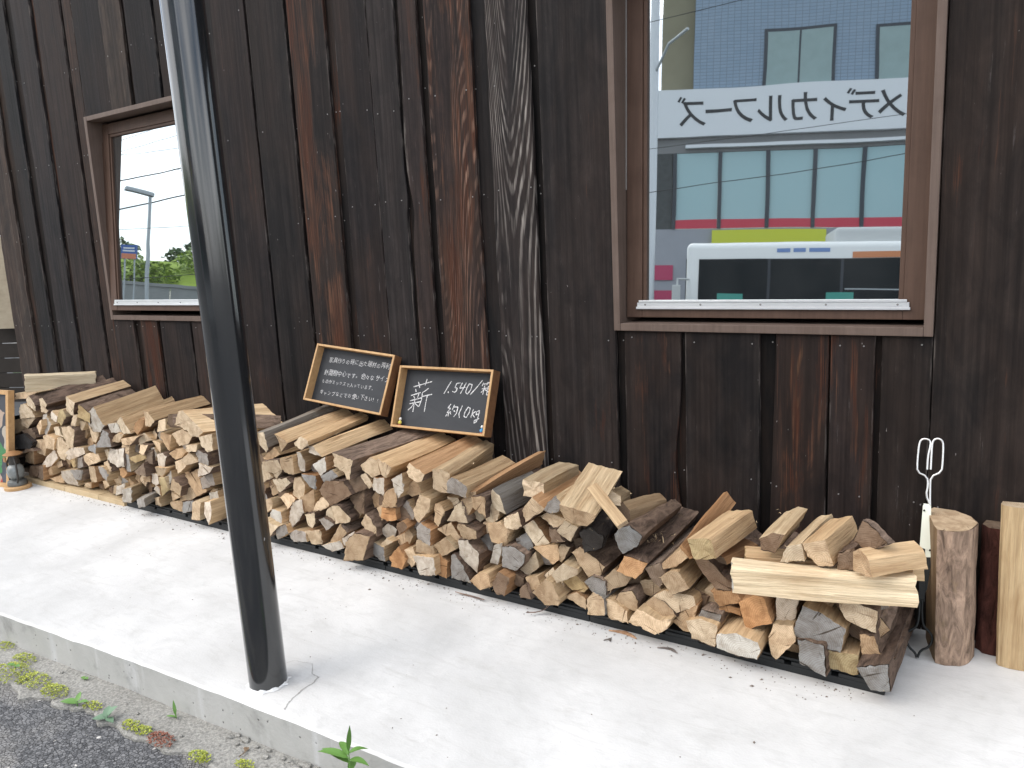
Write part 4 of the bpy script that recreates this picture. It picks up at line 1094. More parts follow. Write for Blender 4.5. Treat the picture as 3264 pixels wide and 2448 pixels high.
# dark sheathing behind the boards, with the two openings left free
sh = MB()
xl, xr = -6.66 * S + 3.0, 0.97 * S + 3.0
for (a, b_, c, d) in ((xl, L_WIN['x0'] + 3, 0, WTOP), (L_WIN['x1'] + 3, R_WIN['x0'] + 3, 0, WTOP), (R_WIN['x1'] + 3, xr, 0, WTOP),
                      (L_WIN['x0'] + 3, L_WIN['x1'] + 3, 0, L_WIN['z0']), (L_WIN['x0'] + 3, L_WIN['x1'] + 3, L_WIN['z1'], WTOP),
                      (R_WIN['x0'] + 3, R_WIN['x1'] + 3, 0, R_WIN['z0']), (R_WIN['x0'] + 3, R_WIN['x1'] + 3, R_WIN['z1'], WTOP)):
    sh.box(a, b_, 0.0395, 0.16, c, d)
sh.box(xl, xr, 2.2, 2.26, 0, WTOP); sh.box(xl, xl + .06, 0.16, 2.2, 0, WTOP); sh.box(xr - .06, xr, 0.16, 2.2, 0, WTOP); sh.box(xl, xr, 0.0, 2.26, WTOP + .002, WTOP + .08)
sh.build('sheathing', M['dark_void'], wall)

# ------------------------------------------------------------------ windows
def window(w, y_bot, z_bot, k, label, seed):
    """top-hung window, its sash pushed out a little at the bottom"""
    root = empty('awning_window', ((w['x0'] + w['x1']) / 2, 0, w['z0']))
    tag(root, label, 'window', 'top hung windows in the burnt cedar wall')
    hw = (w['x1'] - w['x0']) / 2; H = w['z1'] - w['z0']
    fw = 0.030; yp = -0.018; yb = 0.20
    for nm, a in (('frame_stile', (-hw, -hw + fw, yp, yb, 0, H)), ('frame_stile', (hw - fw, hw, yp, yb, 0, H)),
                  ('frame_sill', (-hw + fw + .0005, hw - fw - .0005, yp + .001, yb, 0, 0.032)), ('frame_head', (-hw + fw + .0005, hw - fw - .0005, yp + .001, yb, H - fw, H))):
        m = MB(); m.box(*a, bev=0.003); m.build(nm, M['frame'], root)
    # sash in its own tilted frame: origin at its lower front edge
    sh_ = empty('sash', (0, y_bot, z_bot - w['z0'])); sh_.parent = root
    sh_.rotation_euler = (-math.atan(k), 0, 0)
    sw = hw - fw - 0.004; SH = (w['z1'] - fw - 0.012) - z_bot
    st = 0.072; th = 0.045
    for nm, a in (('sash_stile', (-sw, -sw + st, 0, th, 0, SH)), ('sash_stile', (sw - st, sw, 0, th, 0, SH)),
                  ('sash_rail', (-sw + st + .0004, sw - st - .0004, 0.0015, th, 0, 0.045)), ('sash_rail', (-sw + st + .0004, sw - st - .0004, 0.0015, th, SH - st, SH))):
        m = MB(); m.box(*a, bev=0.003); m.build(nm, M['sash'], sh_)
    for s in (-1, 1):      # glazing bead
        m = MB(); m.box(*sorted((s * (sw - st - .0006), s * (sw - st - .018))), 0.008, 0.03, 0.07, SH - st - .001, bev=.002); m.build('glazing_bead', M['sash'], sh_)
    m = MB(); m.box(-sw + st + .019, sw - st - .019, 0.008, 0.03, SH - st - .018, SH - st - .001, bev=.002); m.build('glazing_bead', M['sash'], sh_)
    g = mesh_obj('pane', [(-sw + st * .8, 0.022, 0.05), (sw - st * .8, 0.022, 0.05), (sw - st * .8, 0.022, SH - st * .8), (-sw + st * .8, 0.022, SH - st * .8)], [(0, 1, 2, 3)], M['glass'], sh_)
    m = MB()               # aluminium drip strip with a step
    m.box(-sw + .048, sw - .048, -0.010, 0.0, 0.036, 0.046, bev=.001); m.box(-sw + .052, sw - .052, -0.006, 0.0, 0.0465, 0.064); m.box(-sw + st - .012, sw - st + .012, -0.009, 0.018, 0.0645, 0.074, bev=.001)
    m.build('drip_strip', M['aluminium'], sh_)
    m = MB()
    for i in range(5):
        x = -sw + .09 + i * (2 * sw - .18) / 4
        m.tube([(x, -0.0085, 0.055), (x, -0.004, 0.055)], 0.004, 8)
    m.build('screws', M['screw'], sh_)
    for s in (-1, 1):
        m = MB(); m.box(*sorted((s * (sw + .0005), s * (sw + .0035))), -0.004, 0.016, 0.55, SH - .12); m.build('window_stay', M['steel'] if seed else M['sash'], sh_)
    return root

window(L_WIN, -0.021 - 0.002, 1.190, 0.0862, 'smaller brown framed window reflecting sky, partly behind the black post', 0)
window(R_WIN, 0.044, 1.169, 0.0531, 'large brown framed window reflecting the shop and bus, above the right of the stack', 1)

# ------------------------------------------------------------------ black steel post
PX, PY = -2.222, -1.478
post = empty('steel_post', (PX, PY, 0))
post.rotation_euler = Vector((0, 0, 1)).rotation_difference(Vector((-.0125, -.0083, 1)).normalized()).to_euler()
tag(post, 'tall round gloss black steel post standing near the slab edge', 'post')
m = MB(); m.lathe([(0.0665, 0.0), (0.0665, 0.5), (0.0665, 1.2), (0.0665, 2.0), (0.0665, 3.25)], n=48); m.build('pole', M['post'], post, smooth=40)
m = MB(); m.box(-0.09, 0.09, -0.09, 0.09, 3.252, 3.264); m.build('cap_plate', M['post'], post)
V = []; F = []
n = 40
for k in range(n):
    a = 2 * math.pi * k / n
    h = 0.004 + 0.016 * max(0, mnoise.noise((math.cos(a) * 2.2, math.sin(a) * 2.2, 3.3))) + .004 * rng.random()
    r1 = 0.070 + 0.016 * rng.random() ** 2 + .010 * max(0, mnoise.noise((math.cos(a) * 1.5, math.sin(a) * 1.5, 8.3)))
    V += [(0.0668 * math.cos(a), 0.0668 * math.sin(a), h), (r1 * math.cos(a), r1 * math.sin(a), 0.0008)]
for k in range(n):
    a = 2 * k; b_ = 2 * ((k + 1) % n); F.append((a, a + 1, b_ + 1, b_))
mesh_obj('mortar_collar', V, F, M['mortar'], post)

# ------------------------------------------------------------------ firewood
END = dict(P=(0.64, 0.515, 0.362), T=(0.49, 0.362, 0.232), G=(0.31, 0.295, 0.275), W=(0.58, 0.53, 0.455), O=(0.50, 0.29, 0.145), B=(0.21, 0.15, 0.105), K=(0.035, 0.033, 0.032), Y=(0.56, 0.43, 0.235))
SIDE = dict(t=(0.545, 0.402, 0.248), o=(0.43, 0.255, 0.135), k=(0.30, 0.20, 0.115), b=(0.25, 0.20, 0.15), g=(0.25, 0.235, 0.215), w=(0.66, 0.56, 0.40))
BARK = [(0.17, 0.122, 0.092), (0.21, 0.158, 0.124), (0.14, 0.102, 0.080), (0.24, 0.188, 0.150)]
END_WORD = dict(P='cream', T='tan', G='grey', W='whitish', O='orange', B='brown', K='charred', Y='yellowish')
SIDE_WORD = dict(t='tan sides', o='orange sides', k='bark', b='grey bark', g='grey sides', w='pale sides')

def jit(c, a):
    f = rng.uniform(1 - a, 1 + a)
    w = rng.uniform(-.06, .06)
    return [max(0.0, v * f * k) for v, k in zip(c, (1 + w, 1, 1 - w))]

def subdivide(poly, step):
    out = []
    n = len(poly)
    for i in range(n):
        a = Vector(poly[i]); b_ = Vector(poly[(i + 1) % n])
        k = max(1, int(round((b_ - a).length / step)))
        for j in range(k):
            out.append((a + (b_ - a) * (j / k), i, j == 0))
    return out

def log_mesh(name, rings, bark_edge, edge_of, flat=None):
    """rings: list of rings of world points (all the same length); returns (main verts, faces, idx, bark faces)"""
    n = len(rings[0]); V = [p for r in rings for p in r]; F = []; idx = []; BF = []
    for i in range(len(rings) - 1):
        for k in range(n):
            f = (i * n + k, i * n + (k + 1) % n, (i + 1) * n + (k + 1) % n, (i + 1) * n + k)
            if bark_edge[edge_of[k]]: BF.append(f)
            else: F.append(f); idx.append(0)
    for ri, rev in ((0, True), (len(rings) - 1, False)):
        base = ri * n
        src = flat[0 if rev else 1] if flat else [V[base + k] for k in range(n)]
        c = sum(src, Vector()) / n
        inner = [src[k].lerp(c, 0.16) for k in range(n)]
        ib = len(V); V += inner; ci = len(V); V.append(c + Vector((0, rng.uniform(-.0015, .0015), 0)))
        for k in range(n):
            k2 = (k + 1) % n
            q = (base + k, base + k2, ib + k2, ib + k); t = (ib + k, ib + k2, ci)
            if rev: q = q[::-1]; t = t[::-1]
            F += [q, t]; idx += [1, 1]
    return V, F, idx, BF

def finish_log(name, V, F, idx, BF, origin, quat, end, side):
    inv = quat.inverted()
    L = [inv @ (v - origin) for v in V]
    used = sorted({i for f in F for i in f}); mp = {u: i for i, u in enumerate(used)}
    o = mesh_obj(name, [L[u] for u in used], [tuple(mp[i] for i in f) for f in F], [M['split'], M['end']], None, idx, smooth=28)
    o.location = origin; o.rotation_mode = 'QUATERNION'; o.rotation_quaternion = quat
    o['end_tone'] = jit(END[end], .17); o['side_tone'] = jit(SIDE[side], .24); o['bark_tone'] = list(rng.choice(BARK))
    if end == 'K': o['side_tone'] = [0.06, 0.05, 0.045]; o['bark_tone'] = [0.05, 0.042, 0.038]
    o['pith'] = [rng.uniform(-.09, .09), 0.0, rng.uniform(-.08, .05)]
    if BF:
        used = sorted({i for f in BF for i in f}); mp = {u: i for i, u in enumerate(used)}
        BV = []
        for u in used:
            q_ = L[u].copy(); rd = Vector((q_.x, 0, q_.z)); q_ += rd.normalized() * rng.uniform(.0008, .0042); BV.append(q_)
        b_ = mesh_obj('bark', BV, [tuple(mp[i] for i in f) for f in BF], M['bark'], o, None, smooth=50)
        b_['bark_tone'] = list(o['bark_tone'])
    return o

def end_log(end, side, yf, poly, back):
    c = sum((Vector(p) for p in poly), Vector((0, 0))) / len(poly)
    n = len(poly)
    poly = [(c.x + (x - c.x) * 1.05, max(c.y + (z - c.y) * 1.05, .05)) for x, z in poly]
    bark = []
    for i in range(n):
        a = Vector(poly[i]); b_ = Vector(poly[(i + 1) % n]); d = b_ - a
        nx, nz = d.y, -d.x
        l = max(1e-6, math.hypot(nx, nz)); nx /= l; nz /= l
        bark.append(side in 'kb' and (nx > 0.05 or nz > 0.25) or (side not in 'kb' and nz < -0.5 and rng.random() < .4))
    if all(bark): bark[min(range(n), key=lambda i: (poly[i][1] + poly[(i + 1) % n][1]))] = False
    per = subdivide(poly, 0.013)
    edge_of = [e for _, e, _ in per]
    fc = Vector((c.x, yf, c.y))
    bc = Vector(back) if back else Vector((c.x + rng.uniform(-.012, .012), -0.055 - rng.random() * .03, c.y + rng.uniform(-.01, .008)))
    ns = 7
    sd = rng.uniform(0, 99)
    tilt = (rng.uniform(-.16, .16), rng.uniform(-.16, .16))
    rings = []; flats = []
    curve = Vector((rng.uniform(-.006, .006), 0, rng.uniform(-.006, .006)))
    gs = rng.uniform(.93, 1.04) if side != 'b' else .58
    for s in range(ns + 1):
        t = s / ns
        ctr = fc.lerp(bc, t) + curve * math.sin(math.pi * t)
        k = 1 + (gs - 1) * t
        ring = []; fl = []
        for (p, e, corner) in per:
            d = Vector(p) - c
            nn = 0.0036 * mnoise.noise((d.x * 60 + sd, d.y * 60, 0)) + 0.0026 * mnoise.noise((d.x * 130 + sd, d.y * 130, .4 * t)) + 0.0028 * mnoise.noise((d.x * 45, d.y * 45 + sd, t * 3.0))
            if bark[e]: nn += 0.003 * mnoise.noise((d.x * 50, d.y * 50 + sd, t * 14))
            if s == 0 and corner: nn *= .3
            rad = d.length
            kk = k * (1 + nn / max(rad, .01))
            y = 0.0
            if s in (0, ns): y = tilt[0] * d.x + tilt[1] * d.y + 0.004 * mnoise.noise((d.x * 90, d.y * 90, sd + s)) + 0.003 * mnoise.noise((d.x * 240, d.y * 240, sd + s))
            fl.append(ctr + Vector((d.x * k, tilt[0] * d.x + tilt[1] * d.y, d.y * k)))
            if s == 0 and rng.random() < .16: y += rng.uniform(.002, .009)
            ring.append(ctr + Vector((d.x * kk, y, d.y * kk)))
        rings.append(ring)
        if s in (0, ns): flats.append(fl)
    V, F, idx, BF = log_mesh('firewood_log', rings, bark, edge_of, flats)
    ax = (bc - fc).normalized()
    q = Vector((0, 1, 0)).rotation_difference(ax)
    return finish_log('firewood_log', V, F, idx, BF, fc, q, end, side)

def lying_log(a, b_, w, h, shape, end, side, roll=0.0, lump=0.003, face=None):
    a = Vector(a); b_ = Vector(b_); ax = (b_ - a); Lg = ax.length; ax.normalize()
    right = ax.cross(Vector((0, 0, 1))).normalized(); up = right.cross(ax).normalized()
    if face is not None:
        up = Vector(face); up = (up - ax * up.dot(ax)).normalized(); right = ax.cross(up)
    cr, sr = math.cos(roll), math.sin(roll)
    right, up = right * cr + up * sr, up * cr - right * sr
    if shape == 'block': poly = [(-.5, -.5), (.5, -.5), (.5, .42), (.38, .5), (-.5, .5)]
    elif shape == 'half': poly = [(-.5, .5), (-.47, .12), (-.32, -.3), (0, -.5), (.32, -.3), (.47, .12), (.5, .5)]
    elif shape == 'round': poly = [(.5 * math.cos(k * .785), .5 * math.sin(k * .785)) for k in range(8)]
    elif shape == 'wedge': poly = [(-.5, -.45), (.5, -.5), (.42, .15), (-.1, .5), (-.45, .3)]
    else: poly = [(-.5, -.5), (.5, -.5), (.5, .5), (-.5, .5)]
    poly = [(x * w, z * h) for x, z in poly]
    n = len(poly); bark = []
    for i in range(n):
        dx = poly[(i + 1) % n][0] - poly[i][0]; dz = poly[(i + 1) % n][1] - poly[i][1]
        if sum(poly[k][0] * poly[(k + 1) % n][1] - poly[(k + 1) % n][0] * poly[k][1] for k in range(n)) < 0: dx, dz = -dx, -dz
        bark.append(side == 'k' and shape != 'plank' and (dx < 0 or shape == 'round'))
    per = subdivide(poly, 0.018); edge_of = [e for _, e, _ in per]
    ns = max(6, int(Lg / .05)); sd = rng.uniform(0, 99); rings = []
    bend = Vector((0, 0, rng.uniform(-.008, .008)))
    for s in range(ns + 1):
        t = s / ns; ctr = a.lerp(b_, t) + bend * math.sin(math.pi * t)
        ring = []
        for (p, e, corner) in per:
            nn = lump * mnoise.noise((p.x * 55 + sd, p.y * 55, t * 2.2)) + lump * .6 * mnoise.noise((p.x * 70, p.y * 70 + sd, t * 9))
            k = 1 + nn / max(p.length, .012)
            off = ax * (0.012 * mnoise.noise((p.x * 40, p.y * 40, sd)) if s in (0, ns) else 0)
            ring.append(ctr + right * (p.x * k) + up * (p.y * k) + off)
        rings.append(ring)
    if (rings[0][1] - rings[0][0]).cross(rings[0][2] - rings[0][1]).dot(ax) > 0:
        pass
    V, F, idx, BF = log_mesh('firewood_log', rings, bark, edge_of)
    m3 = Matrix((right, ax, up)).transposed()
    q = m3.to_quaternion()
    return finish_log('firewood_log', V, F, idx, BF, a, q, end, side)

def parse(block):
    out = []
    for ln in block.splitlines():
        if not ln.strip() or ln.startswith('#'): continue
        h, _, b_ = ln.partition('>')
        t = h.split()
        poly = [tuple(float(v) for v in q.split(',')) for q in t[2:]]
        out.append((t[0][0], t[0][1], float(t[1]), poly, tuple(float(v) for v in b_.split(',')) if b_.strip() else None))
    return out

def ordinal(n):
    return '%d%s' % (n, 'th' if 10 <= n % 100 <= 20 else {1: 'st', 2: 'nd', 3: 'rd'}.get(n % 10, 'th'))

logs = []
for e, s, yf, poly, back in parse(LOG_ENDS):
    zmin = min(z for _, z in poly)
    floor = 0.052 if -4.75 * 1 < sum(x for x, _ in poly) / len(poly) else 0.040
    # bottom row rests on the pallet deck
    poly = [(x, max(z, floor)) for x, z in poly]
    o = end_log(e, s, yf, poly, back)
    c = (sum(x for x, _ in poly) / len(poly), sum(z for _, z in poly) / len(poly))
    logs.append((c, e, s, back, o))
rows = {}
for L in logs:
    rows.setdefault(1 + int((L[0][1] - 0.035) / 0.092), []).append(L)
for r, lst in rows.items():
    lst.sort(key=lambda L: -L[0][0])
    for i, (c, e, s, back, o) in enumerate(lst):
        tag(o, '%s ended log with %s, %s row up, %s from the stack\'s right end' % (END_WORD[e], SIDE_WORD[s], ordinal(r), ordinal(i + 1)), 'firewood', 'split logs stacked against the wall')
deep = sorted(parse(SHADED_LOGS), key=lambda L: -L[3][0][0])
cnt = {}
for e, s, yf, poly, back in deep:
    o = end_log(e, s, yf, poly, back)
    r = 1 + int((sum(z for _, z in poly) / len(poly) - .035) / .092); cnt[r] = cnt.get(r, 0) + 1
    tag(o, 'shaded log set back from the front, %s row up, %s such from the right' % (ordinal(r), ordinal(cnt[r])), 'firewood', 'split logs set back in the shade of the stack')

def lay(key, w, h, shape, end, side, label, roll=0.0, lump=.003, face=None):
    o = lying_log(LYING[key][0], LYING[key][1], w, h, shape, end, side, roll, lump, face)
    tag(o, label, 'firewood', 'loose logs lying on top of the stack')
    return o
lay('A1', .11, .125, 'block', 'P', 'w', 'long pale squared log topmost at the far left end of the stack', .05)
lay('E4', .145, .075, 'half', 'T', 't', 'wide half round log leaning flat side up against the wall', -.25, .004)
lay('E4b', .07, .06, 'wedge', 'P', 't', 'small pale wedge tucked behind the leaning half round log')
lay('E5', .044, .016, 'plank', 'T', 't', 'thin tan slat lying slantwise across the leaning half round log', 0, .003, (.30, -.75, .6))
lay('E1b', .10, .07, 'block', 'P', 't', 'pale log with mossy specks lying behind the grey barked log')
lay('F3', .11, .095, 'half', 'B', 'k', 'dark curved bark covered log at the back, shavings on it', 3.0, .006)
lay('F5', .060, .018, 'plank', 'O', 'o', 'thin orange board standing up highest right of the middle', 0, .004, (.75, -.35, .55))
lay('F6', .095, .075, 'block', 'Y', 't', 'rough pale yellow log lying loose above the dark barked logs', .25, .006)
lay('F10', .09, .03, 'plank', 'B', 'o', 'brown slab shaped piece under the rough pale yellow log')
lay('G11', .080, .092, 'block', 'W', 'w', 'long whitish log laid lengthwise along the front of the right end', 0.0, .0035)
lay('G12', .09, .055, 'block', 'Y', 't', 'yellowish log laid lengthwise behind the long whitish one')
lay('G18', .085, .080, 'wedge', 'T', 't', 'stubby grey tan wedge topmost at the right end near the tongs', .15)

# ------------------------------------------------------------------ pallets under the stack
def pallet(x0, x1, n):
    root = empty('black_pallet', ((x0 + x1) / 2, -0.29, 0))
    hw = (x1 - x0) / 2 - 0.002
    for y in (-0.243, -0.03, 0.19):
        m = MB(); m.box(-hw, hw, y, y + 0.035, 0.0, 0.026, bev=.002)
        m.build('bottom_rail', M['black_plastic'], root)
        k = int(round(2 * hw / 0.165))
        for i in range(k):
            xa = -hw + 2 * hw * i / k + 0.012; xb = -hw + 2 * hw * (i + 1) / k - 0.012
            m = MB(); m.box(xa, xb, y + .001, y + .034, 0.0262, 0.0395, bev=.0015)
            m.build('spacer_block', M['black_plastic'], root)
    for i in range(5):
        y = -0.235 + i * 0.1
        m = MB(); m.box(-hw, hw, y, y + .06, 0.0398, 0.049, bev=.0015)
        m.build('deck_slat', M['black_plastic'], root)
    tag(root, n, 'pallet', 'low black plastic pallets under the stack')
pallet(-4.72, -3.62, 'low black plastic pallet under the stack behind the steel post')
pallet(-3.62, -2.52, 'low black plastic pallet just right of the steel post, below the upper chalkboard')
pallet(-2.52, -1.42, 'low black plastic pallet under the middle of the stack, bark strip on its edge')
pallet(-1.42, -0.335, 'low black plastic pallet under the right end of the stack')
for i, (xa, xb, w) in enumerate(((-6.02, -5.46, 'far left, beside the lantern'), (-5.455, -5.03, 'middle one of three'), (-5.025, -4.73, 'next to the black pallet'))):
    m = MB(); m.box(-(xb - xa) / 2, (xb - xa) / 2, -0.26, 0.23, 0.0, 0.036 - i * .001, bev=.002)
    o = m.build('base_plank', M['plank'], None); o.location = ((xa + xb) / 2, -0.285, 0)
    tag(o, 'pale softwood plank on the slab under the logs, ' + w, 'plank', 'pale planks under the left end of the stack')

# ------------------------------------------------------------------ chalkboards (shallow trays)
TRAY_CACHE = {}
def tray(pos, rot, w, h, label, d=0.060):
    root = empty('chalkboard_tray', pos)
    root.rotation_euler = rot
    tag(root, label, 'chalkboard', 'chalkboard trays leaning on the wall')
    t = 0.0115
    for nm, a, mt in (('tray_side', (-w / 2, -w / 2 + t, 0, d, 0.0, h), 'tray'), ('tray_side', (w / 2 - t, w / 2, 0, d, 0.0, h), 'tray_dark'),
                  ('tray_rail', (-w / 2 + t + .0003, w / 2 - t - .0003, 0.0005, d - .0005, 0.0, t), 'tray'), ('tray_rail', (-w / 2 + t + .0003, w / 2 - t - .0003, 0.0005, d - .0005, h - t, h), 'tray')):
        m = MB(); m.box(*a, bev=.002); m.build(nm, M[mt], root)
    # pale worn front edge on the right-hand side board
    m = MB(); m.box(w / 2 - t - .0002, w / 2 + .0002, -0.0014, 0.0035, 0.001, h - .001, bev=.001); m.build('worn_edge', M['tray'], root)
    m = MB(); m.box(-w / 2 + t, w / 2 - t, 0.0515, 0.058, t, h - t); m.build('slate_panel', M['slate'], root)
    return root

def chalk_ribbons(strokes, wid, rough=0.35):
    V = []; F = []
    for st in strokes:
        pts = []
        for i in range(len(st) - 1):
            a = Vector(st[i]); b_ = Vector(st[i + 1]); n = max(1, int((b_ - a).length / .004))
            pts += [a + (b_ - a) * (k / n) for k in range(n)]
        pts.append(Vector(st[-1]))
        base = len(V)
        for i, p in enumerate(pts):
            t = (pts[min(i + 1, len(pts) - 1)] - pts[max(i - 1, 0)])
            if t.length < 1e-6: t = Vector((1, 0))
            t.normalize(); nn = Vector((-t.y, t.x)) * wid * rng.uniform(1 - rough, 1 + rough)
            j = Vector((rng.uniform(-1, 1), rng.uniform(-1, 1))) * wid * .15
            V += [(p.x + nn.x + j.x, 0.0508, p.y + nn.y + j.y), (p.x - nn.x + j.x, 0.0508, p.y - nn.y + j.y)]
        for i in range(len(pts) - 1):
            a = base + 2 * i; F.append((a, a + 2, a + 3, a + 1))
    return V, F

def glyphs(text, size, thin=-0.002):
    """meshes of single characters, cached"""
    out = []
    for ch in text:
        key = (ch, thin)
        if key not in TRAY_CACHE:
            cu = bpy.data.curves.new('glyph', 'FONT'); cu.body = ch; cu.size = 1.0; cu.resolution_u = 3; cu.offset = thin
            ob = bpy.data.objects.new('glyph', cu); COL.objects.link(ob)
            dg = bpy.context.evaluated_depsgraph_get(); ev = ob.evaluated_get(dg); me = ev.to_mesh()
            V = [v.co.copy() for v in me.vertices]; F = [tuple(p.vertices) for p in me.polygons]
            ev.to_mesh_clear(); bpy.data.objects.remove(ob); bpy.data.curves.remove(cu)
            TRAY_CACHE[key] = (V, F)
        out.append(TRAY_CACHE[key])
    return out

t1 = tray((-3.088, -0.196, 0.694), (R(-21.72), R(4.71), R(0.85)), 0.573, 0.325, 'tilted upper chalkboard tray with four lines of small chalk writing')
LINES = ['家具作りの時に出た端材の再利用', '針葉樹中心です。色々なサイズ', 'ものがミックスで入っています。', 'キャンプなどでお使い下さい!!']
for ln, (p0, p1) in zip(LINES, CHALK_LINES):
    V = []; F = []
    a = Vector(p0); b_ = Vector(p1); n = len(ln); stp = (b_ - a) / (n - .15)
    for i, (gv, gf) in enumerate(glyphs(ln, 1)):
        base = len(V); o = a + stp * i + Vector((rng.uniform(-.001, .001), rng.uniform(-.0022, .0022)))
        kana = ord(ln[i]) < 0x3100 or ord(ln[i]) > 0xff00
        sz = stp.length * (0.98 if not kana else 0.86) * rng.uniform(.94, 1.1); asp = rng.uniform(.98, 1.16)
        rot = math.atan2(stp.y, stp.x) + rng.uniform(-.10, .06); sh = rng.uniform(.02, .14); cr, sr = math.cos(rot), math.sin(rot)
        for v in gv:
            x = (v.x + sh * v.y) * sz; y = v.y * sz * asp
            V.append((o.x + x * cr - y * sr, 0.0508, o.y + x * sr + y * cr))
        F += [tuple(k + base for k in f) for f in gf]
    mesh_obj('chalk_writing', V, F, M['soft_chalk'], t1)
t2 = tray((-2.447, -0.186, 0.617), (R(-19.74), R(-0.62), R(-0.91)), 0.605, 0.323, 'lower chalkboard tray with large chalk price for firewood')
for grp in (STROKES[:15], STROKES[15:35], STROKES[35:]):
    V, F = chalk_ribbons(grp, 0.0024)
    mesh_obj('chalk_writing', V, F, M['chalk'], t2)

# small toy figures standing in the lower tray
M['toy_white'] = plain('toy white', (0.75, 0.74, 0.70), 0.5); M['toy_yellow'] = plain('toy yellow', (0.62, 0.55, 0.10), 0.5)
M['toy_blue'] = plain('toy blue', (0.05, 0.28, 0.55), 0.5); M['toy_red'] = plain('toy red brown', (0.45, 0.09, 0.05), 0.5)
def toy(pos, body, label):
    root = empty('toy_figure', pos); root.rotation_euler = t2.rotation_euler
    m = MB(); m.lathe([(.006, .006), (.0085, .010), (.007, .022), (.004, .026)], n=12); m.build('body', M[body], root, 60)
    m = MB(); m.lathe([(.003, .0262), (.0072, .030), (.0075, .035), (.004, .041)], n=12); m.build('head', M['toy_white'], root, 60)
    for s in (-1, 1):
        m = MB(); m.box(s * .004 - .003, s * .004 + .003, -.004, .004, 0, .0058, bev=.001); m.build('foot', M['toy_red'], root)
    for s in (-1, 1):
        m = MB(); m.tube([(s * .0075, 0, .021), (s * .0105, -.001, .013)], .0022, 6); m.build('arm', M[body], root)
    tag(root, label, 'toy', 'toy figures in the lower chalkboard tray')
m2 = Matrix.Translation(t2.location) @ Euler((R(-19.74), R(-0.62), R(-0.91))).to_matrix().to_4x4()
toy(m2 @ Vector((-0.268, 0.030, 0.0122)), 'toy_yellow', 'tiny toy figure in a yellow coat in the lower left tray corner')
toy(m2 @ Vector((0.262, 0.030, 0.0122)), 'toy_blue', 'tiny toy figure in blue in the lower right tray corner')

# ------------------------------------------------------------------ standing logs at the right
def standing(poly_bot, poly_top, z1, label, end, side, bark_test, z0=0.001):
    c = sum((Vector(p) for p in poly_bot), Vector((0, 0))) / len(poly_bot)
    n = len(poly_bot)
    per_b = subdivide(poly_bot, .022); edge_of = [e for _, e, _ in per_b]
    # matching top points by interpolation along the same edges
    per_t = []
    cnt = {}
    for (_, e, _) in per_b: cnt[e] = cnt.get(e, 0) + 1
    for e in range(n):
        a = Vector(poly_top[e]); b_ = Vector(poly_top[(e + 1) % n])
        for j in range(cnt[e]): per_t.append(a + (b_ - a) * (j / cnt[e]))
    ns = 12; rings = []; sd = rng.uniform(0, 50)
    bark = [bark_test(i) for i in range(n)]
    for s in range(ns + 1):
        t = s / ns; ring = []
        for (pb, e, _), pt in zip(per_b, per_t):
            p = pb.lerp(pt, t); d = p - c
            nn = .002 * mnoise.noise((d.x * 40 + sd, d.y * 40, t * 4)) + (.003 * mnoise.noise((d.x * 60, d.y * 60 + sd, t * 14)) if bark[e] else 0)
            p = p + d.normalized() * nn
            ring.append(Vector((p.x, p.y, z0 + (z1 - z0) * t + (0.02 * (p.y - c.y) if s == ns else 0))))
        rings.append(ring)
    V, F, idx, BF = log_mesh('standing_log', rings, bark, edge_of)
    org = Vector((c.x, c.y, z0))
    q = Matrix(((1, 0, 0), (0, 0, -1), (0, 1, 0))).to_quaternion()      # local y -> world z
    o = finish_log('standing_log', V, F, idx, BF, org, q, end, side)
    tag(o, label, 'log', 'logs standing on end by the wall')
    return o
def arc(cx, cy, rx, ry, a0, a1, n):
    return [(cx + rx * math.cos(R(a0 + (a1 - a0) * k / n)), cy + ry * math.sin(R(a0 + (a1 - a0) * k / n))) for k in range(n + 1)]
p = [(-0.232, -0.205), (-0.219, -0.236)] + [(-0.190, -0.240), (-0.147, -0.222), (-0.122, -0.185), (-0.112, -0.125), (-0.135, -0.07), (-0.185, -0.028), (-0.25, -0.022), (-0.268, -0.06)]
q_ = [(x * 1.03 - .006, y * 1.03) for x, y in p]
o = standing(p, q_, 0.492, 'half round barked log standing on end, right of the tongs', 'P', 'k', lambda i: i in (1, 2, 3, 4, 5, 6))
o['bark_tone'] = [0.36, 0.265, 0.20]
for ch in o.children: ch['bark_tone'] = [0.36, 0.265, 0.20]
p = [(-0.108, -0.06), (-0.086, -0.088), (-0.04, -0.092), (-0.005, -0.085), (0.0, -0.015), (-0.10, -0.012)]
o = standing(p, p, 0.468, 'dark reddish barked log standing behind the pale board at the right edge', 'B', 'k', lambda i: i in (0, 1, 5))
o['bark_tone'] = [0.075, 0.030, 0.024]
for ch in o.children: ch['bark_tone'] = [0.075, 0.030, 0.024]
p = [(-0.044, -0.140), (-0.036, -0.155), (-0.005, -0.163), (0.045, -0.158), (0.10, -0.14), (0.12, -0.105), (0.04, -0.102), (-0.04, -0.112)]
q_ = [(x - .012, y) for x, y in p]
o = standing(p, q_, 0.575, 'smooth pale slab of timber standing on end at the right edge', 'P', 't', lambda i: False)
o['side_tone'] = [0.56, 0.42, 0.25]

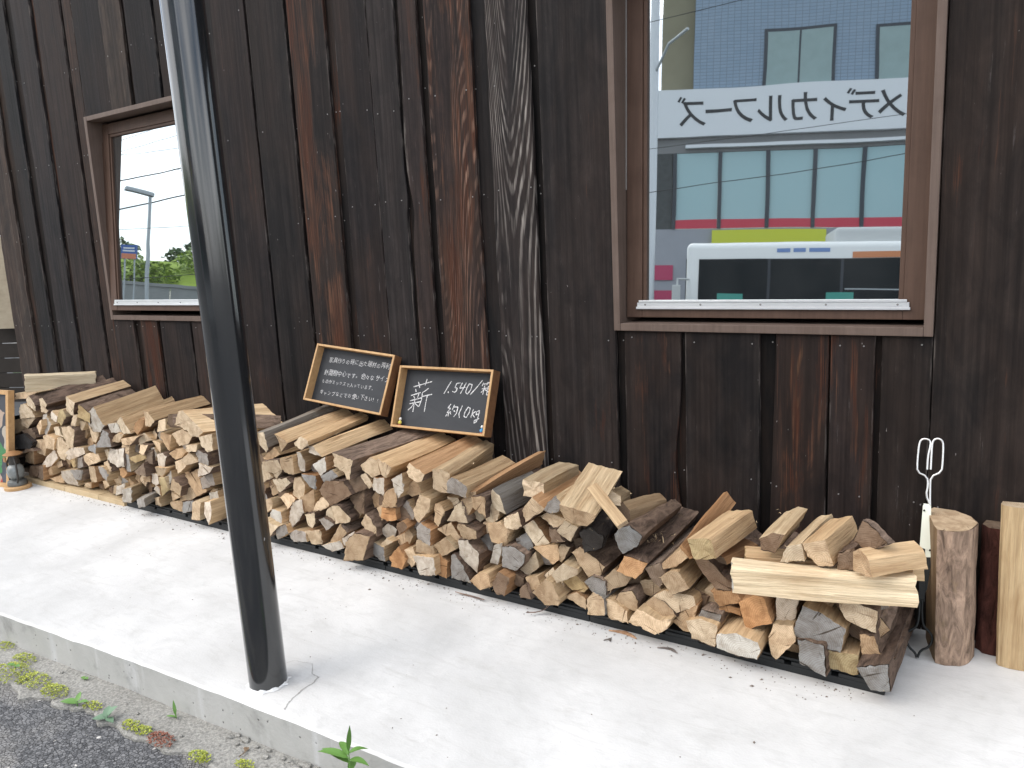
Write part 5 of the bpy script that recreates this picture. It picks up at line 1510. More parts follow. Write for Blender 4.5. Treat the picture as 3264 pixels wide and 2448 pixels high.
# ------------------------------------------------------------------ fire tongs
tongs = empty('fire_tongs', TONGS['leg1'][-1])
tag(tongs, 'metal fire tongs with wire loop handles leaning upright against the wall', 'tongs')
TO = Vector(TONGS['leg1'][-1])
def smooth_pts(pts, it=2):
    pts = [Vector(p_) for p_ in pts]
    for _ in range(it):
        o2 = [pts[0]]
        for a, b_ in zip(pts, pts[1:]): o2 += [a.lerp(b_, .25), a.lerp(b_, .75)]
        o2.append(pts[-1]); pts = o2
    return pts
for k, mt in (('loop1', 'steel'), ('loop2', 'steel')):
    m = MB(); m.tube([q - TO for q in smooth_pts(TONGS[k], 1)], 0.0036, 8); m.build('wire_handle', M[mt], tongs, 60)
for k in ('leg1', 'leg2'):
    pts = [q - TO + Vector((0, -.002, .006)) for q in smooth_pts(TONGS[k])]
    m = MB(); m.tube(pts, 0.0042, 8); m.build('jaw', M['black_iron'], tongs, 60)
for k, mt, dy in (('whiteB', 'white_steel', -.006), ('whiteA', 'white_steel', -.003), ('blackA', 'black_iron', -.001), ('blackB', 'black_iron', .003)):
    q4 = [Vector(q) - TO + Vector((0, dy, 0)) for q in TONGS[k]]
    q8 = [q + Vector((0, .0025, 0)) for q in q4]
    mesh_obj('flat_bar', q4 + q8, [(0, 3, 2, 1), (4, 5, 6, 7), (0, 1, 5, 4), (1, 2, 6, 5), (2, 3, 7, 6), (3, 0, 4, 7)], M[mt], tongs)
for z in (0.12, 0.86):
    q = Vector(TONGS['whiteA'][0]).lerp(Vector(TONGS['whiteA'][2]), z) - TO
    m = MB(); m.tube([q + Vector((0, -.012, 0)), q + Vector((0, .004, 0))], .003, 8); m.build('rivet', M['black_iron'], tongs)

# ------------------------------------------------------------------ lantern and framed picture at the left end
M['lantern_grey'] = plain('dull tin', (0.16, 0.165, 0.16), 0.5, 0.6, 0.5, 0.35, 25)
M['lantern_dark'] = plain('dark tin', (0.05, 0.045, 0.04), 0.5, 0.5, 0.5, 0.3, 25)
M['rust'] = plain('rusty brass', (0.30, 0.155, 0.06), 0.55, 0.3, 0.5, 0.3, 25)
M['lantern_glass'] = plain('dusty glass', (0.20, 0.215, 0.21), 0.25, 0.0, 0.6, 0.4, 14)
lan = empty('oil_lantern', (-5.868, -0.655, 0))
tag(lan, 'old tin oil lantern on a round wooden base by the left end of the stack', 'lantern')
m = MB(); m.lathe([(.082, .0), (.085, .006), (.085, .020), (.079, .026)], n=28); m.build('base', M['tray'], lan, 40)
m = MB(); m.lathe([(.060, .0262), (.062, .034), (.058, .058), (.035, .070)], n=24); m.build('tank', M['lantern_grey'], lan, 40)
m = MB(); m.lathe([(.032, .0702), (.050, .095), (.056, .125), (.049, .155), (.030, .178)], n=24); m.build('globe', M['lantern_glass'], lan, 60)
m = MB(); m.lathe([(.034, .1782), (.036, .19), (.030, .215), (.026, .245)], n=20); m.build('chimney', M['lantern_dark'], lan, 40)
m = MB(); m.lathe([(.062, .2452), (.064, .249), (.040, .262), (.012, .270)], n=24); m.build('cap', M['rust'], lan, 40)
for s in (-1, 1):
    m = MB(); m.tube([(s * .052, -.02, .05), (s * .068, -.02, .10), (s * .066, -.02, .18), (s * .036, -.012, .222)], .0065, 8); m.build('air_tube', M['lantern_dark'], lan, 60)
m = MB(); m.box(-.055, -.020, -.045, -.038, .195, .228, bev=.002); m.build('name_plate', M['rust'], lan)
m = MB(); m.tube([(-.036, 0, .21), (.02, .02, .235), (.085, .03, .262), (.12, .02, .275)], .002, 6); m.build('handle', M['lantern_dark'], lan, 60)

pic = empty('framed_picture', (-6.16, -0.72, 0.002))
pic.rotation_euler = (R(-8.5), 0, R(8))
tag(pic, 'colourful framed picture leaning beside the lantern at the left edge', 'picture')
PW, PH = .46, .685
for nm, a in (('frame_stile', (PW / 2 - .03, PW / 2, 0, .045, 0, PH)), ('frame_stile', (-PW / 2, -PW / 2 + .03, 0, .045, 0, PH)), ('frame_rail', (-PW / 2 + .0305, PW / 2 - .0305, .001, .044, 0, .03)), ('frame_rail', (-PW / 2 + .0305, PW / 2 - .0305, .001, .044, PH - .03, PH))):
    m = MB(); m.box(*a, bev=.003); m.build(nm, M['tray'], pic)
def mat_picture():
    mm, nt, b = new_mat('painted panel')
    g = NG(nt)
    n1 = g.n('ShaderNodeTexVoronoi'); n1.inputs['Scale'].default_value = 11.0
    co = g.coord('Object', (1, 1, .75), False)
    nz = g.n('ShaderNodeTexNoise'); nz.inputs['Scale'].default_value = 9.0; g.l(co, nz.inputs['Vector'])
    va = g.n('ShaderNodeVectorMath', operation='MULTIPLY_ADD'); g.l(nz.outputs['Color'], va.inputs[0]); va.inputs[1].default_value = (.12, .12, .12); g.l(co, va.inputs[2])
    g.l(va.outputs[0], n1.inputs['Vector'])
    sc = g.n('ShaderNodeSeparateColor'); g.l(n1.outputs['Color'], sc.inputs[0])
    c = g.ramp(sc.outputs[0], [(0.0, (.04, .045, .055)), (0.38, (.05, .06, .08)), (0.50, (.36, .32, .26)), (0.58, (.36, .27, .21)), (0.66, (.34, .045, .035)), (0.76, (.04, .17, .06)), (0.84, (.05, .11, .28)), (0.94, (.05, .05, .06))])
    for e in g.nt.nodes:
        if e.type == 'VALTORGB': e.color_ramp.interpolation = 'CONSTANT'
    g.l(c, b.inputs['Base Color']); b.inputs['Roughness'].default_value = .6
    return mm
M['picture'] = mat_picture()
m = MB(); m.box(-PW / 2 + .029, PW / 2 - .029, .018, .030, .029, PH - .029); m.build('painted_panel', M['picture'], pic)

# ------------------------------------------------------------------ bark strips and chips on the slab
def chip(pts, w, label, tone, curl=.01):
    pts = [Vector(q) for q in pts]
    V = []; F = []
    n = 10
    for i in range(n + 1):
        t = i / n
        p_ = pts[0].lerp(pts[1], t) + Vector((0, .02 * math.sin(t * 3.1) * (1 if curl > 0 else -1), abs(curl) * (2 * t - 1) ** 2 + .0015))
        ww = w * (math.sin(math.pi * min(max(t, .04), .96))) ** .5 * rng.uniform(.8, 1.15)
        V += [p_ + Vector((0, -ww, 0)), p_ + Vector((0, 0, .003)), p_ + Vector((0, ww, .0005)), p_ + Vector((0, 0, -.0012))]
    for i in range(n):
        for k in range(4):
            a = i * 4 + k; b_ = i * 4 + (k + 1) % 4; F.append((a, b_, b_ + 4, a + 4))
    F += [(0, 3, 2, 1), (n * 4, n * 4 + 1, n * 4 + 2, n * 4 + 3)]
    o = mesh_obj('bark_strip', [v - pts[0] for v in V], F, M['bark'] if tone else M['split'], None, None, 60)
    o.location = pts[0]; o['bark_tone'] = tone or [.1, .1, .1]; o['side_tone'] = [.52, .33, .21]
    tag(o, label, 'wood chip', 'bark strips and chips on the slab')
chip([(-2.06, -0.585, 0), (-1.90, -0.590, 0)], .008, 'flat dark bark strip on the slab before the middle of the stack', [.22, .17, .15], .012)
chip([(-1.665, -0.615, 0), (-1.585, -0.565, 0.03)], .008, 'curled bark strip leaning on the pallet edge', [.20, .15, .13], .02)
chip([(-1.318, -0.565, 0), (-1.197, -0.575, 0)], .012, 'pale flat splinter on the slab below the pallet edge', None, .002)
chip([(-1.30, -0.645, 0), (-1.275, -0.64, 0)], .010, 'small dark bark flake on the slab near the pale splinter', [.16, .15, .14], .002)
chip([(-1.10, -0.60, 0), (-1.02, -0.605, 0)], .009, 'thin grey bark flake lying right of the pale splinter', [.20, .18, .17], .003)
chip([(-2.145, -1.63 - .03, -.13), (-2.12, -1.70, -.13)], .010, 'brown dead leaf on the gutter below the post', [.30, .22, .15], .004)
# crumbs of bark and grit: too small to count
V = []; F = []
for k in range(800):
    if k < 680:
        x = rng.uniform(-5.6, -0.35); y = -0.545 - abs(rng.gauss(0, .05))
    else:
        x = rng.uniform(-4.5, -0.2); y = -0.6 - .9 * rng.random() ** 1.8
    s = rng.uniform(.0012, .0045) * (1 if rng.random() < .9 else 2.0); a = rng.uniform(0, 6.28); el = rng.uniform(.3, .8)
    b0 = len(V)
    V += [(x + s * math.cos(a), y + s * math.sin(a), .0008), (x - s * el * math.sin(a), y + s * el * math.cos(a), .0008), (x - s * math.cos(a), y - s * math.sin(a), .0008), (x + s * el * math.sin(a), y - s * el * math.cos(a), .0008), (x, y, .0008 + s * .6)]
    F += [(b0, b0 + 1, b0 + 4), (b0 + 1, b0 + 2, b0 + 4), (b0 + 2, b0 + 3, b0 + 4), (b0 + 3, b0, b0 + 4)]
o = mesh_obj('wood_debris', V, F, plain('bark crumbs', (.17, .14, .115), .9)); tag(o, 'scattered bark crumbs and grit on the slab', 'debris', kind='stuff')
# shavings and splinters caught on the logs
V = []; F = []
for (cx, cy, cz, n_, sp) in ((-2.09, -.42, .552, 6, .02), (-1.20, -.40, .352, 30, .045), (-.88, -.45, .485, 10, .03), (-.69, -.42, .528, 6, .025), (-2.92, -.40, .605, 5, .03)):
    for k in range(n_):
        p0 = Vector((cx + rng.gauss(0, sp), cy + rng.gauss(0, sp), cz + rng.gauss(0, .006)))
        d = Vector((rng.uniform(-1, 1), rng.uniform(-1, 1), rng.uniform(-.1, .5))).normalized() * rng.uniform(.008, .03)
        w = Vector((-d.y, d.x, .002)).normalized() * rng.uniform(.0006, .0016); b0 = len(V)
        p1 = p0 + d * .5 + Vector((0, 0, .004)); p2 = p0 + d
        V += [p0 - w, p0 + w, p1 - w, p1 + w, p2 - w * .3, p2 + w * .3]; F += [(b0, b0 + 1, b0 + 3, b0 + 2), (b0 + 2, b0 + 3, b0 + 5, b0 + 4)]
for (c_, e_, s_, bk_, lo) in logs:
    vs = [v.co for v in lo.data.vertices]
    fr = [v for v in vs if v.y < 0.02]
    for k in range(4):
        if not fr or rng.random() < .25: continue
        q = rng.choice(fr); d2 = Vector((q.x, 0, q.z))
        if d2.length < .018: continue
        p0 = lo.matrix_basis @ q
        d = (d2.normalized() * rng.uniform(-.1, .7) + Vector((rng.uniform(-.5, .5), -rng.uniform(.1, .9), rng.uniform(-.3, .6)))).normalized() * rng.uniform(.006, .022)
        w = d.cross(Vector((rng.uniform(-1, 1), rng.uniform(-1, 1), rng.uniform(-1, 1)))).normalized() * rng.uniform(.0005, .0013); b0 = len(V)
        p0 = p0 - d * .35
        V += [p0 - w, p0 + w, p0 + d * .6 - w * .8, p0 + d * .6 + w * .8, p0 + d - w * .2, p0 + d + w * .2]; F += [(b0, b0 + 1, b0 + 3, b0 + 2), (b0 + 2, b0 + 3, b0 + 5, b0 + 4)]
o = mesh_obj('wood_shavings', V, F, plain('pale shavings', (.58, .44, .27), .85)); tag(o, 'pale shavings and splinters caught on the logs', 'shavings', kind='stuff')

# ------------------------------------------------------------------ weeds along the gutter
def stonecrop(x, y, r, mat, label, n=150):
    root = empty('stonecrop_clump', (x, y, -0.132))
    V = []; F = []
    for k in range(n):
        a = rng.uniform(0, 6.28); q = r * math.sqrt(rng.random()); hx, hy = q * math.cos(a) * 1.4, q * math.sin(a) * .75
        hz = max(.003, .35 * r * (1 - (q / r) ** 2) + rng.uniform(0, .006))
        for j in range(4):
            t = rng.uniform(0, 6.28); s = rng.uniform(.004, .0075)
            d = Vector((math.cos(t), math.sin(t), rng.uniform(.1, .9))).normalized() * s
            w = Vector((-d.y, d.x, 0)).normalized() * s * .45
            c = Vector((hx, hy, hz)); b0 = len(V)
            V += [c, c + d * .5 + w, c + d, c + d * .5 - w]; F.append((b0, b0 + 1, b0 + 2, b0 + 3))
    mesh_obj('foliage', V, F, mat, root)
    m = MB()
    for k in range(5):
        a = k * 1.256; m.tube([(0, 0, -.004), (r * .5 * math.cos(a), r * .4 * math.sin(a), .006)], .0012, 5)
    m.build('stem', mat, root)
    tag(root, label, 'weed', 'low stonecrop weeds in the gutter')
for x, y, r, mt, lab, n in ((-3.70, -1.72, .040, 'moss', 'small yellow green weed tuft at the far left of the gutter', 60),
                    (-3.50, -1.735, .050, 'moss', 'yellow green weed tuft close under the kerb at far left', 130),
                    (-3.42, -1.815, .085, 'moss', 'largest spreading yellow green weed mat at far left', 300),
                    (-3.27, -1.80, .062, 'moss', 'dense yellow green weed mat just right of the largest one', 190),
                    (-3.115, -1.80, .052, 'moss', 'round cushion of yellow green weed alone on the gutter edge', 190),
                    (-2.878, -1.78, .033, 'moss', 'small yellow green tuft beside the broad green leaves', 70),
                    (-2.622, -1.776, .034, 'moss', 'yellow green tuft left of the reddish weed', 90),
                    (-2.555, -1.772, .030, 'moss', 'yellow green tuft touching the reddish weed', 80),
                    (-2.445, -1.774, .046, 'red_moss', 'reddish brown weed patch in the gutter', 170),
                    (-2.24, -1.765, .036, 'moss', 'yellow green tuft below the post, near the bottom edge', 120),
                    (-2.07, -1.715, .030, 'moss', 'low green tuft at the bottom edge, right of the dead leaf', 70)):
    stonecrop(x, y, r, M[mt], lab, n)

def leaf(base, tip, w, fold=.25, droop=.0):
    base = Vector(base); tip = Vector(tip); d = tip - base
    sd = d.cross(Vector((0, 0, 1)))
    if sd.length < 1e-5: sd = Vector((1, 0, 0))
    sd.normalize(); up = sd.cross(d).normalized()
    V = []; F = []; n = 8
    for i in range(n + 1):
        t = i / n; ww = w * (math.sin(math.pi * (t ** .8))) ** .9 if 0 < t < 1 else 0.0004
        c = base + d * t + Vector((0, 0, -droop * t * t))
        V += [c - sd * ww + up * ww * fold, c, c + sd * ww + up * ww * fold]
    for i in range(n):
        a = i * 3; F += [(a, a + 1, a + 4, a + 3), (a + 1, a + 2, a + 5, a + 4)]
    return V, F
def leafy(name, loc, leaves, stem_h, mat, label):
    root = empty(name, loc)
    for (b_, t_, w, dr) in leaves:
        V, F = leaf(b_, t_, w, .25, dr); mesh_obj('leaf', V, F, mat, root, None, 80)
    m = MB(); m.tube([(0, 0, -.004), (0.002, 0, stem_h * .5), (0, .002, stem_h)], [.0026, .0022, .0014], 6); m.build('stem', mat, root)
    tag(root, label, 'weed', 'leafy weeds along the kerb')
leafy('broadleaf_weed', (-2.94, -1.805, -.134), [((0, 0, .01), (-.075, -.025, .03), .018, .02), ((0, 0, .012), (.05, .02, .035), .012, .012), ((0, 0, .015), (-.02, .03, .05), .010, .012)], .02, M['weed'], 'small weed with broad green leaves on the gutter edge')
leafy('broadleaf_weed', (-2.742, -1.80, -.134), [((0, 0, .01), (-.045, -.03, .02), .020, .01), ((0, 0, .015), (.02, .035, .055), .020, .01), ((0, 0, .01), (.05, -.005, .02), .013, .01), ((0, 0, .012), (-.03, .03, .045), .016, .01)], .022, M['blue_weed'], 'small weed with dull bluish leaves left of the stonecrop tufts')
leafy('broadleaf_weed', (-3.11, -1.688, -.134), [((0, 0, .004), (.025, .003, .012), .011, .004), ((0, 0, .004), (-.018, .003, .010), .009, .004)], .006, M['weed'], 'tiny round leaved weed at the foot of the kerb')
leafy('broadleaf_weed', (-2.53, -1.662, -.134), [((0, 0, .004), (-.03, -.02, .015), .006, .006), ((0, 0, .01), (-.02, .01, .06), .006, .0), ((0, 0, .006), (.02, -.01, .02), .006, .004)], .03, M['weed'], 'thin grassy weed growing from the kerb foot left of the post')
leafy('broadleaf_weed', (-3.40, -1.81, -.10), [((0, 0, .01), (-.03, -.02, .02), .010, .005), ((0, 0, .01), (.035, .0, .02), .010, .008)], .012, M['weed'], 'pair of green leaves sticking out of the largest weed mat')
# tall pointed weed in front of the kerb
TW = (-1.575, -1.715, -.134)
lv = [((0, .002, .225), (.028, -.01, .325), .008, 0)]
for (z, a, ln, w) in ((.19, 170, .13, .016), (.205, 195, .115, .015), (.215, 140, .10, .012), (.20, 20, .07, .012), (.17, -60, .08, .012), (.13, 175, .11, .017), (.12, 215, .10, .014), (.125, 10, .10, .019), (.13, -35, .09, .016), (.10, 90, .09, .014), (.22, 70, .09, .010), (.16, 110, .10, .012)):
    lv.append(((0, 0, z), (ln * math.cos(R(a)), ln * .6 * math.sin(R(a)), z + .03), w, .035))
leafy('pointed_weed', TW, lv, .235, M['weed'], 'tall bright green weed with pointed leaves before the kerb, bottom edge')

# ------------------------------------------------------------------ beyond the wall's left end
M['fence'] = plain('dark fence slat', (0.030, 0.025, 0.021), .8, 0, .3, .3, 6)
M['ply'] = mat_stained('pale plywood', (0.28, 0.235, 0.165), (0.40, 0.345, 0.255), (4, 4, 30))
M['deck'] = plain('grey deck', (0.09, 0.095, 0.10), .8, 0, .3, .3, 3, .2)
fen = empty('slat_fence', (-9.6, 1.35, 0))
fen.rotation_euler = (0, 0, R(24))
tag(fen, 'dark slatted fence seen past the left end of the wall', 'fence')
for i in range(17):
    m = MB(); m.box(-1.9, 1.9, 0, .02, -.02 + i * .175, -.02 + i * .175 + .166, bev=.002); m.build('slat', M['fence'], fen)
for x in (-1.8, -.6, .6, 1.8):
    m = MB(); m.box(x - .045, x + .045, .022, .11, -.148, 2.95); m.build('post', M['fence'], fen)
pb = empty('plywood_board', (-9.46, 1.22, .86)); pb.rotation_euler = (0, 0, R(24))
m = MB(); m.box(-.62, .30, 0, .018, 0, 1.02, bev=.002); m.build('panel', M['ply'], pb)
for z in (.2, .8):
    m = MB(); m.box(-.62, .30, .0185, .05, z, z + .05); m.build('batten', M['fence'], pb)
tag(pb, 'pale plywood board fixed to the slatted fence at the left edge', 'board')
tag(sheet('deck', -16, -9.002, -1.86, 6, -0.02, M['deck']), kind='structure')
def leaf_mass(name, c, rx, ry, rz, n, size, mat, parent=None, seed=0):
    r2 = random.Random(seed); V = []; F = []
    for k in range(n):
        while True:
            p_ = Vector((r2.uniform(-1, 1), r2.uniform(-1, 1), r2.uniform(-1, 1)))
            if .25 < p_.length < 1 and mnoise.noise(p_ * 2.2 + Vector((seed, 0, 0))) > -.22: break
        p_ = Vector((c[0] + p_.x * rx, c[1] + p_.y * ry, c[2] + p_.z * rz))
        u = Vector((r2.uniform(-1, 1), r2.uniform(-1, 1), r2.uniform(-.6, .6))).normalized() * size * r2.uniform(.6, 1.3)
        w = u.cross(Vector((r2.uniform(-1, 1), r2.uniform(-1, 1), r2.uniform(-1, 1)))).normalized() * size * .45
        b0 = len(V); V += [p_ - u, p_ + w, p_ + u, p_ - w]; F.append((b0, b0 + 1, b0 + 2, b0 + 3))
    return mesh_obj(name, V, F, mat, parent)
hd = empty('shrub', (-9.9, 2.0, -.15))
leaf_mass('foliage', (0, 0, .45), 1.5, .5, .5, 700, .05, M['dark_leaf'], hd, 3)
m = MB(); m.tube([(0, 0, 0), (.02, 0, .25), (0, .03, .5)], [.03, .025, .015], 7); m.build('stem', M['fence'], hd)
tag(hd, 'dark shrub in the shade under the slatted fence', 'shrub')

# ------------------------------------------------------------------ across the street (seen mirrored in the windows)
def mat_tile():
    mm, nt, b = new_mat('blue grey wall tile')
    g = NG(nt)
    br = g.n('ShaderNodeTexBrick'); co = g.coord('Object', (1, 1, 1), False)
    sw = g.n('ShaderNodeSeparateXYZ'); g.l(co, sw.inputs[0]); cb = g.n('ShaderNodeCombineXYZ'); g.l(sw.outputs['X'], cb.inputs[0]); g.l(sw.outputs['Z'], cb.inputs[1])
    g.l(cb.outputs[0], br.inputs['Vector'])
    br.offset = 0.0
    br.inputs['Scale'].default_value = 1.0; br.inputs['Brick Width'].default_value = .20; br.inputs['Row Height'].default_value = .10; br.inputs['Mortar Size'].default_value = .008
    br.inputs['Color1'].default_value = (.19, .265, .35, 1); br.inputs['Color2'].default_value = (.215, .29, .375, 1); br.inputs['Mortar'].default_value = (.13, .165, .205, 1)
    g.l(br.outputs['Color'], b.inputs['Base Color']); b.inputs['Roughness'].default_value = .4
    return mm
M['tile'] = mat_tile()
M['sign_white'] = plain('sign white', (.66, .68, .70), .5); M['sign_black'] = plain('sign black', (.008, .008, .010), .5)
M['teal_glass'] = plain('blinded glass', (.31, .46, .48), .25, 0, .5); M['sign_red'] = plain('sign red', (.50, .03, .06), .45)
M['mullion'] = plain('dark mullion', (.02, .025, .035), .4); M['soffit'] = plain('soffit', (.20, .20, .20), .7)
M['shop_grey'] = plain('shop wall grey', (.30, .31, .34), .7, 0, .4, .1, 2); M['sign_yellow'] = plain('sign yellow', (.55, .58, .03), .5)
M['dark_glass'] = plain('dark window glass', (.005, .009, .012), .30, 0, .08); M['curtain'] = plain('pale curtain', (.27, .355, .35), .7, 0, .3, .15, 3)
M['olive_wall'] = plain('olive render', (.24, .22, .15), .8, 0, .3, .15, 1.5); M['magenta'] = plain('magenta panel', (.42, .03, .10), .5)
M['bus_white'] = plain('bus white', (.78, .78, .76), .3, 0, .5); M['bus_orange'] = plain('bus orange', (.62, .22, .08), .35); M['bus_grey'] = plain('bus grey', (.50, .51, .50), .5)
M['bus_blue'] = plain('bus lettering blue', (.16, .26, .52), .4); M['tyre'] = plain('tyre rubber', (.02, .02, .02), .8); M['bus_teal'] = plain('teal seat', (.05, .30, .24), .6)
M['galv'] = plain('galvanised steel', (.42, .45, .46), .5, .3); M['wire'] = plain('cable black', (.015, .015, .015), .6)
M['wall_grey'] = plain('retaining wall', (.27, .28, .27), .85, 0, .3, .2, 2, .3); M['board_blue'] = plain('board blue', (.03, .10, .34), .5); M['board_orange'] = plain('board orange', (.60, .20, .10), .5)
M['hill'] = plain('grassy hill', (.20, .28, .035), .9, 0, .2, .4, .8)

M['soffit_dark'] = plain('dark netting wall', (.075, .08, .08), .9, 0, .2, .4, 6)
PHI = R(-20)
shop = empty('shop_building', (-13.0, -20.0, -.15), PHI)
tag(shop, 'blue tiled shop building across the street mirrored in the large window', 'building')
Z0 = .15
def sbox(nm, mat, x0, x1, y0, y1, z0, z1, parent=shop, bev=0.0):
    m = MB(); m.box(x0, x1, y0, y1, z0 + Z0, z1 + Z0, bev=bev); return m.build(nm, M[mat], parent)
sbox('upper_wall', 'tile', 3.8, 17, -8, -.25, 6.9, 15)
sbox('lower_wall', 'shop_grey', 2.45, 17, -8, -.10, -.15, 4.06)
sbox('side_block', 'olive_wall', 2.75, 3.79, -9, -.6, 6.9, 13)
for x0, x1, z0, z1 in ((6.01, 7.93, 8.50, 10.15), (9.27, 11.1, 8.50, 10.05), (12.6, 14.4, 8.5, 10.1), (6.01, 7.93, 11.6, 13.2), (9.27, 11.1, 11.6, 13.2)):
    w = sbox('window', 'mullion', x0 - .10, x1 + .10, -.26, -.20, z0 - .10, z1 + .10)
    xm = (x0 + x1) / 2
    sbox('pane', 'curtain', x0, xm - .03, -.21, -.19, z0, z1, w); sbox('pane', 'curtain', xm + .03, x1, -.21, -.19, z0, z1, w)
sbox('side_wall', 'soffit_dark', 2.70, 3.20, -3, -.11, 4.061, 6.49)
sbox('sign_band', 'sign_white', 2.38, 14, -.60, .05, 6.98, 8.45)
sbox('soffit', 'soffit', 2.6, 14, -1.0, -.12, 6.50, 6.97)
sbox('awning_rail', 'sign_white', 3.6, 14, -.118, .06, 6.62, 6.72)
xs = [3.28, 4.70, 6.16, 7.55, 8.96, 10.37, 11.8]
for a, b_ in zip(xs, xs[1:]):
    sbox('shop_pane', 'teal_glass', a + .06, b_ - .06, -.16, -.12, 4.36, 6.48)
    sbox('red_panel', 'sign_red', a + .06, b_ - .06, -.16, -.08, 4.07, 4.355)
for a in xs: sbox('mullion', 'mullion', a - .058, a + .058, -.17, -.05, 4.062, 6.49)
sbox('yellow_sign', 'sign_yellow', 4.5, 7.95, -.098, .02, 3.30, 4.00)
for k, (a, b_, c, d) in enumerate(((2.48, 3.30, 2.45, 2.92), (2.48, 3.30, 1.55, 2.10), (2.48, 3.30, .6, 1.2))): sbox('magenta_panel', 'magenta', a, b_, -.098, -.06, c, d)
def sign_text(chars, us, z, size, parent, y, mat, nm):
    V = []; F = []
    for ch, u_ in zip(chars, us):
        (gv, gf), = glyphs(ch, 1, 0.008)
        if not gv: continue
        xm = (min(v.x for v in gv) + max(v.x for v in gv)) / 2; ym = .36
        base = len(V)
        V += [(u_ - (v.x - xm) * size, y, z + (v.y - ym) * size) for v in gv]; F += [tuple(i + base for i in f) for f in gf]
    return mesh_obj(nm, V, F, mat, parent)
sign_text('メディカルフーズ', [9.62, 8.80, 8.02, 7.15, 6.23, 5.38, 4.59, 3.76], 7.72 + Z0, 1.0, shop, .056, M['sign_black'], 'sign_lettering')

bus = empty('city_bus', (-9.5, -14.5, -.15), PHI)
tag(bus, 'white city bus with orange stripe passing on the street, mirrored in the large window', 'bus')
def rounded(x0, x1, y0, y1, z0, z1, r):
    bm = bmesh.new(); bmesh.ops.create_cube(bm, size=1.0)
    for v in bm.verts: v.co = ((x0 + x1) / 2 + v.co.x * (x1 - x0), (y0 + y1) / 2 + v.co.y * (y1 - y0), (z0 + z1) / 2 + v.co.z * (z1 - z0))
    bmesh.ops.bevel(bm, geom=[e for e in bm.edges if max(v.co.z for v in e.verts) > z1 - 1e-4 or abs(e.verts[0].co.z - e.verts[1].co.z) > 1], offset=r, segments=4, profile=.5, affect='EDGES')
    bm.verts.index_update(); v = [q.co[:] for q in bm.verts]; f = [[q.index for q in fc.verts] for fc in bm.faces]; bm.free(); return v, f
v, f = rounded(2.45, 13.2, -2.45, 0, .35, 3.18, .16); mesh_obj('body', v, f, M['bus_white'], bus, None, 40)
v, f = rounded(5.9, 8.6, -2.0, -.35, 3.182, 3.56, .12); mesh_obj('roof_unit', v, f, M['bus_grey'], bus, None, 40)
m = MB(); m.box(2.75, 13.0, .002, .02, 1.15, 2.78); m.build('side_glass', M['dark_glass'], bus)
m = MB(); m.box(2.43, 2.449, -2.25, -.2, 1.1, 2.80); m.build('windscreen', M['dark_glass'], bus)
for x in (4.35, 6.0, 7.6, 9.2, 10.8):
    m = MB(); m.box(x, x + .06, .021, .026, 1.15, 2.78); m.build('pillar', M['mullion'], bus)
m = MB(); m.box(6.25, 13.1, .002, .012, 2.79, 2.93); m.build('orange_stripe', M['bus_orange'], bus)
for a, b_ in ((4.55, 4.85), (4.92, 5.2), (5.28, 5.75)):
    m = MB(); m.box(a, b_, .002, .008, 2.93, 3.02); m.build('blue_mark', M['bus_blue'], bus)
for a in (5.7, 3.2):
    m = MB(); m.box(a, a + .6, .021, .028, 1.4, 1.95); m.build('notice', M['bus_teal'], bus)
m = MB(); m.box(6.1, 13.0, .0265, .032, 2.02, 2.05); m.build('hand_rail', M['galv'], bus)
for x in (5.2, 10.6):
    for y in (-.16, -2.30):
        m = MB(); m.tube([(x, y - .13, .48), (x, y + .14, .48)], .48, 24); w = m.build('tyre', M['tyre'], bus, 40)
        m = MB(); m.tube([(x, y + .13, .48), (x, y + .15, .48)], .27, 16); m.build('rim', M['galv'], w, 40)
mr = MB(); mr.tube([(2.5, .0, 2.3), (2.25, .25, 2.3), (2.25, .28, 2.0)], .03, 8); mm_ = mr.build('mirror_arm', M['bus_grey'], bus)
mr = MB(); mr.box(2.13, 2.33, .2, .38, 1.75, 2.15, bev=.03); mr.build('mirror', M['bus_grey'], mm_)

def ray_pt(H, r_, t): return Vector(H) + Vector(r_) * t
# street lamp
B0 = ray_pt((-5.0, .06, 1.95), (-0.8412, -0.5146, 0.1658), 24.0)
lamp = empty('street_lamp', (B0.x, B0.y, -.15)); tag(lamp, 'tall grey street lamp mirrored in the smaller window', 'street lamp')
hz = B0.z + .15
m = MB(); m.tube([(0, 0, 0), (0, 0, hz * .5), (0, 0, hz)], [.075, .062, .05], 14); m.build('pole', M['galv'], lamp, 40)
m = MB(); m.tube([(0, 0, hz - .02), (-.02, .04, hz + .05), (-.05, .12, hz + .07)], .035, 10); m.build('arm', M['galv'], lamp, 40)
v, f = rounded(-.16, .16, -.45, .45, -.06, .07, .05); o = mesh_obj('lamp_head', v, f, M['galv'], lamp, None, 40); o.location = (-.13, .30, hz + .12); o.rotation_euler = (R(8), 0, R(24))
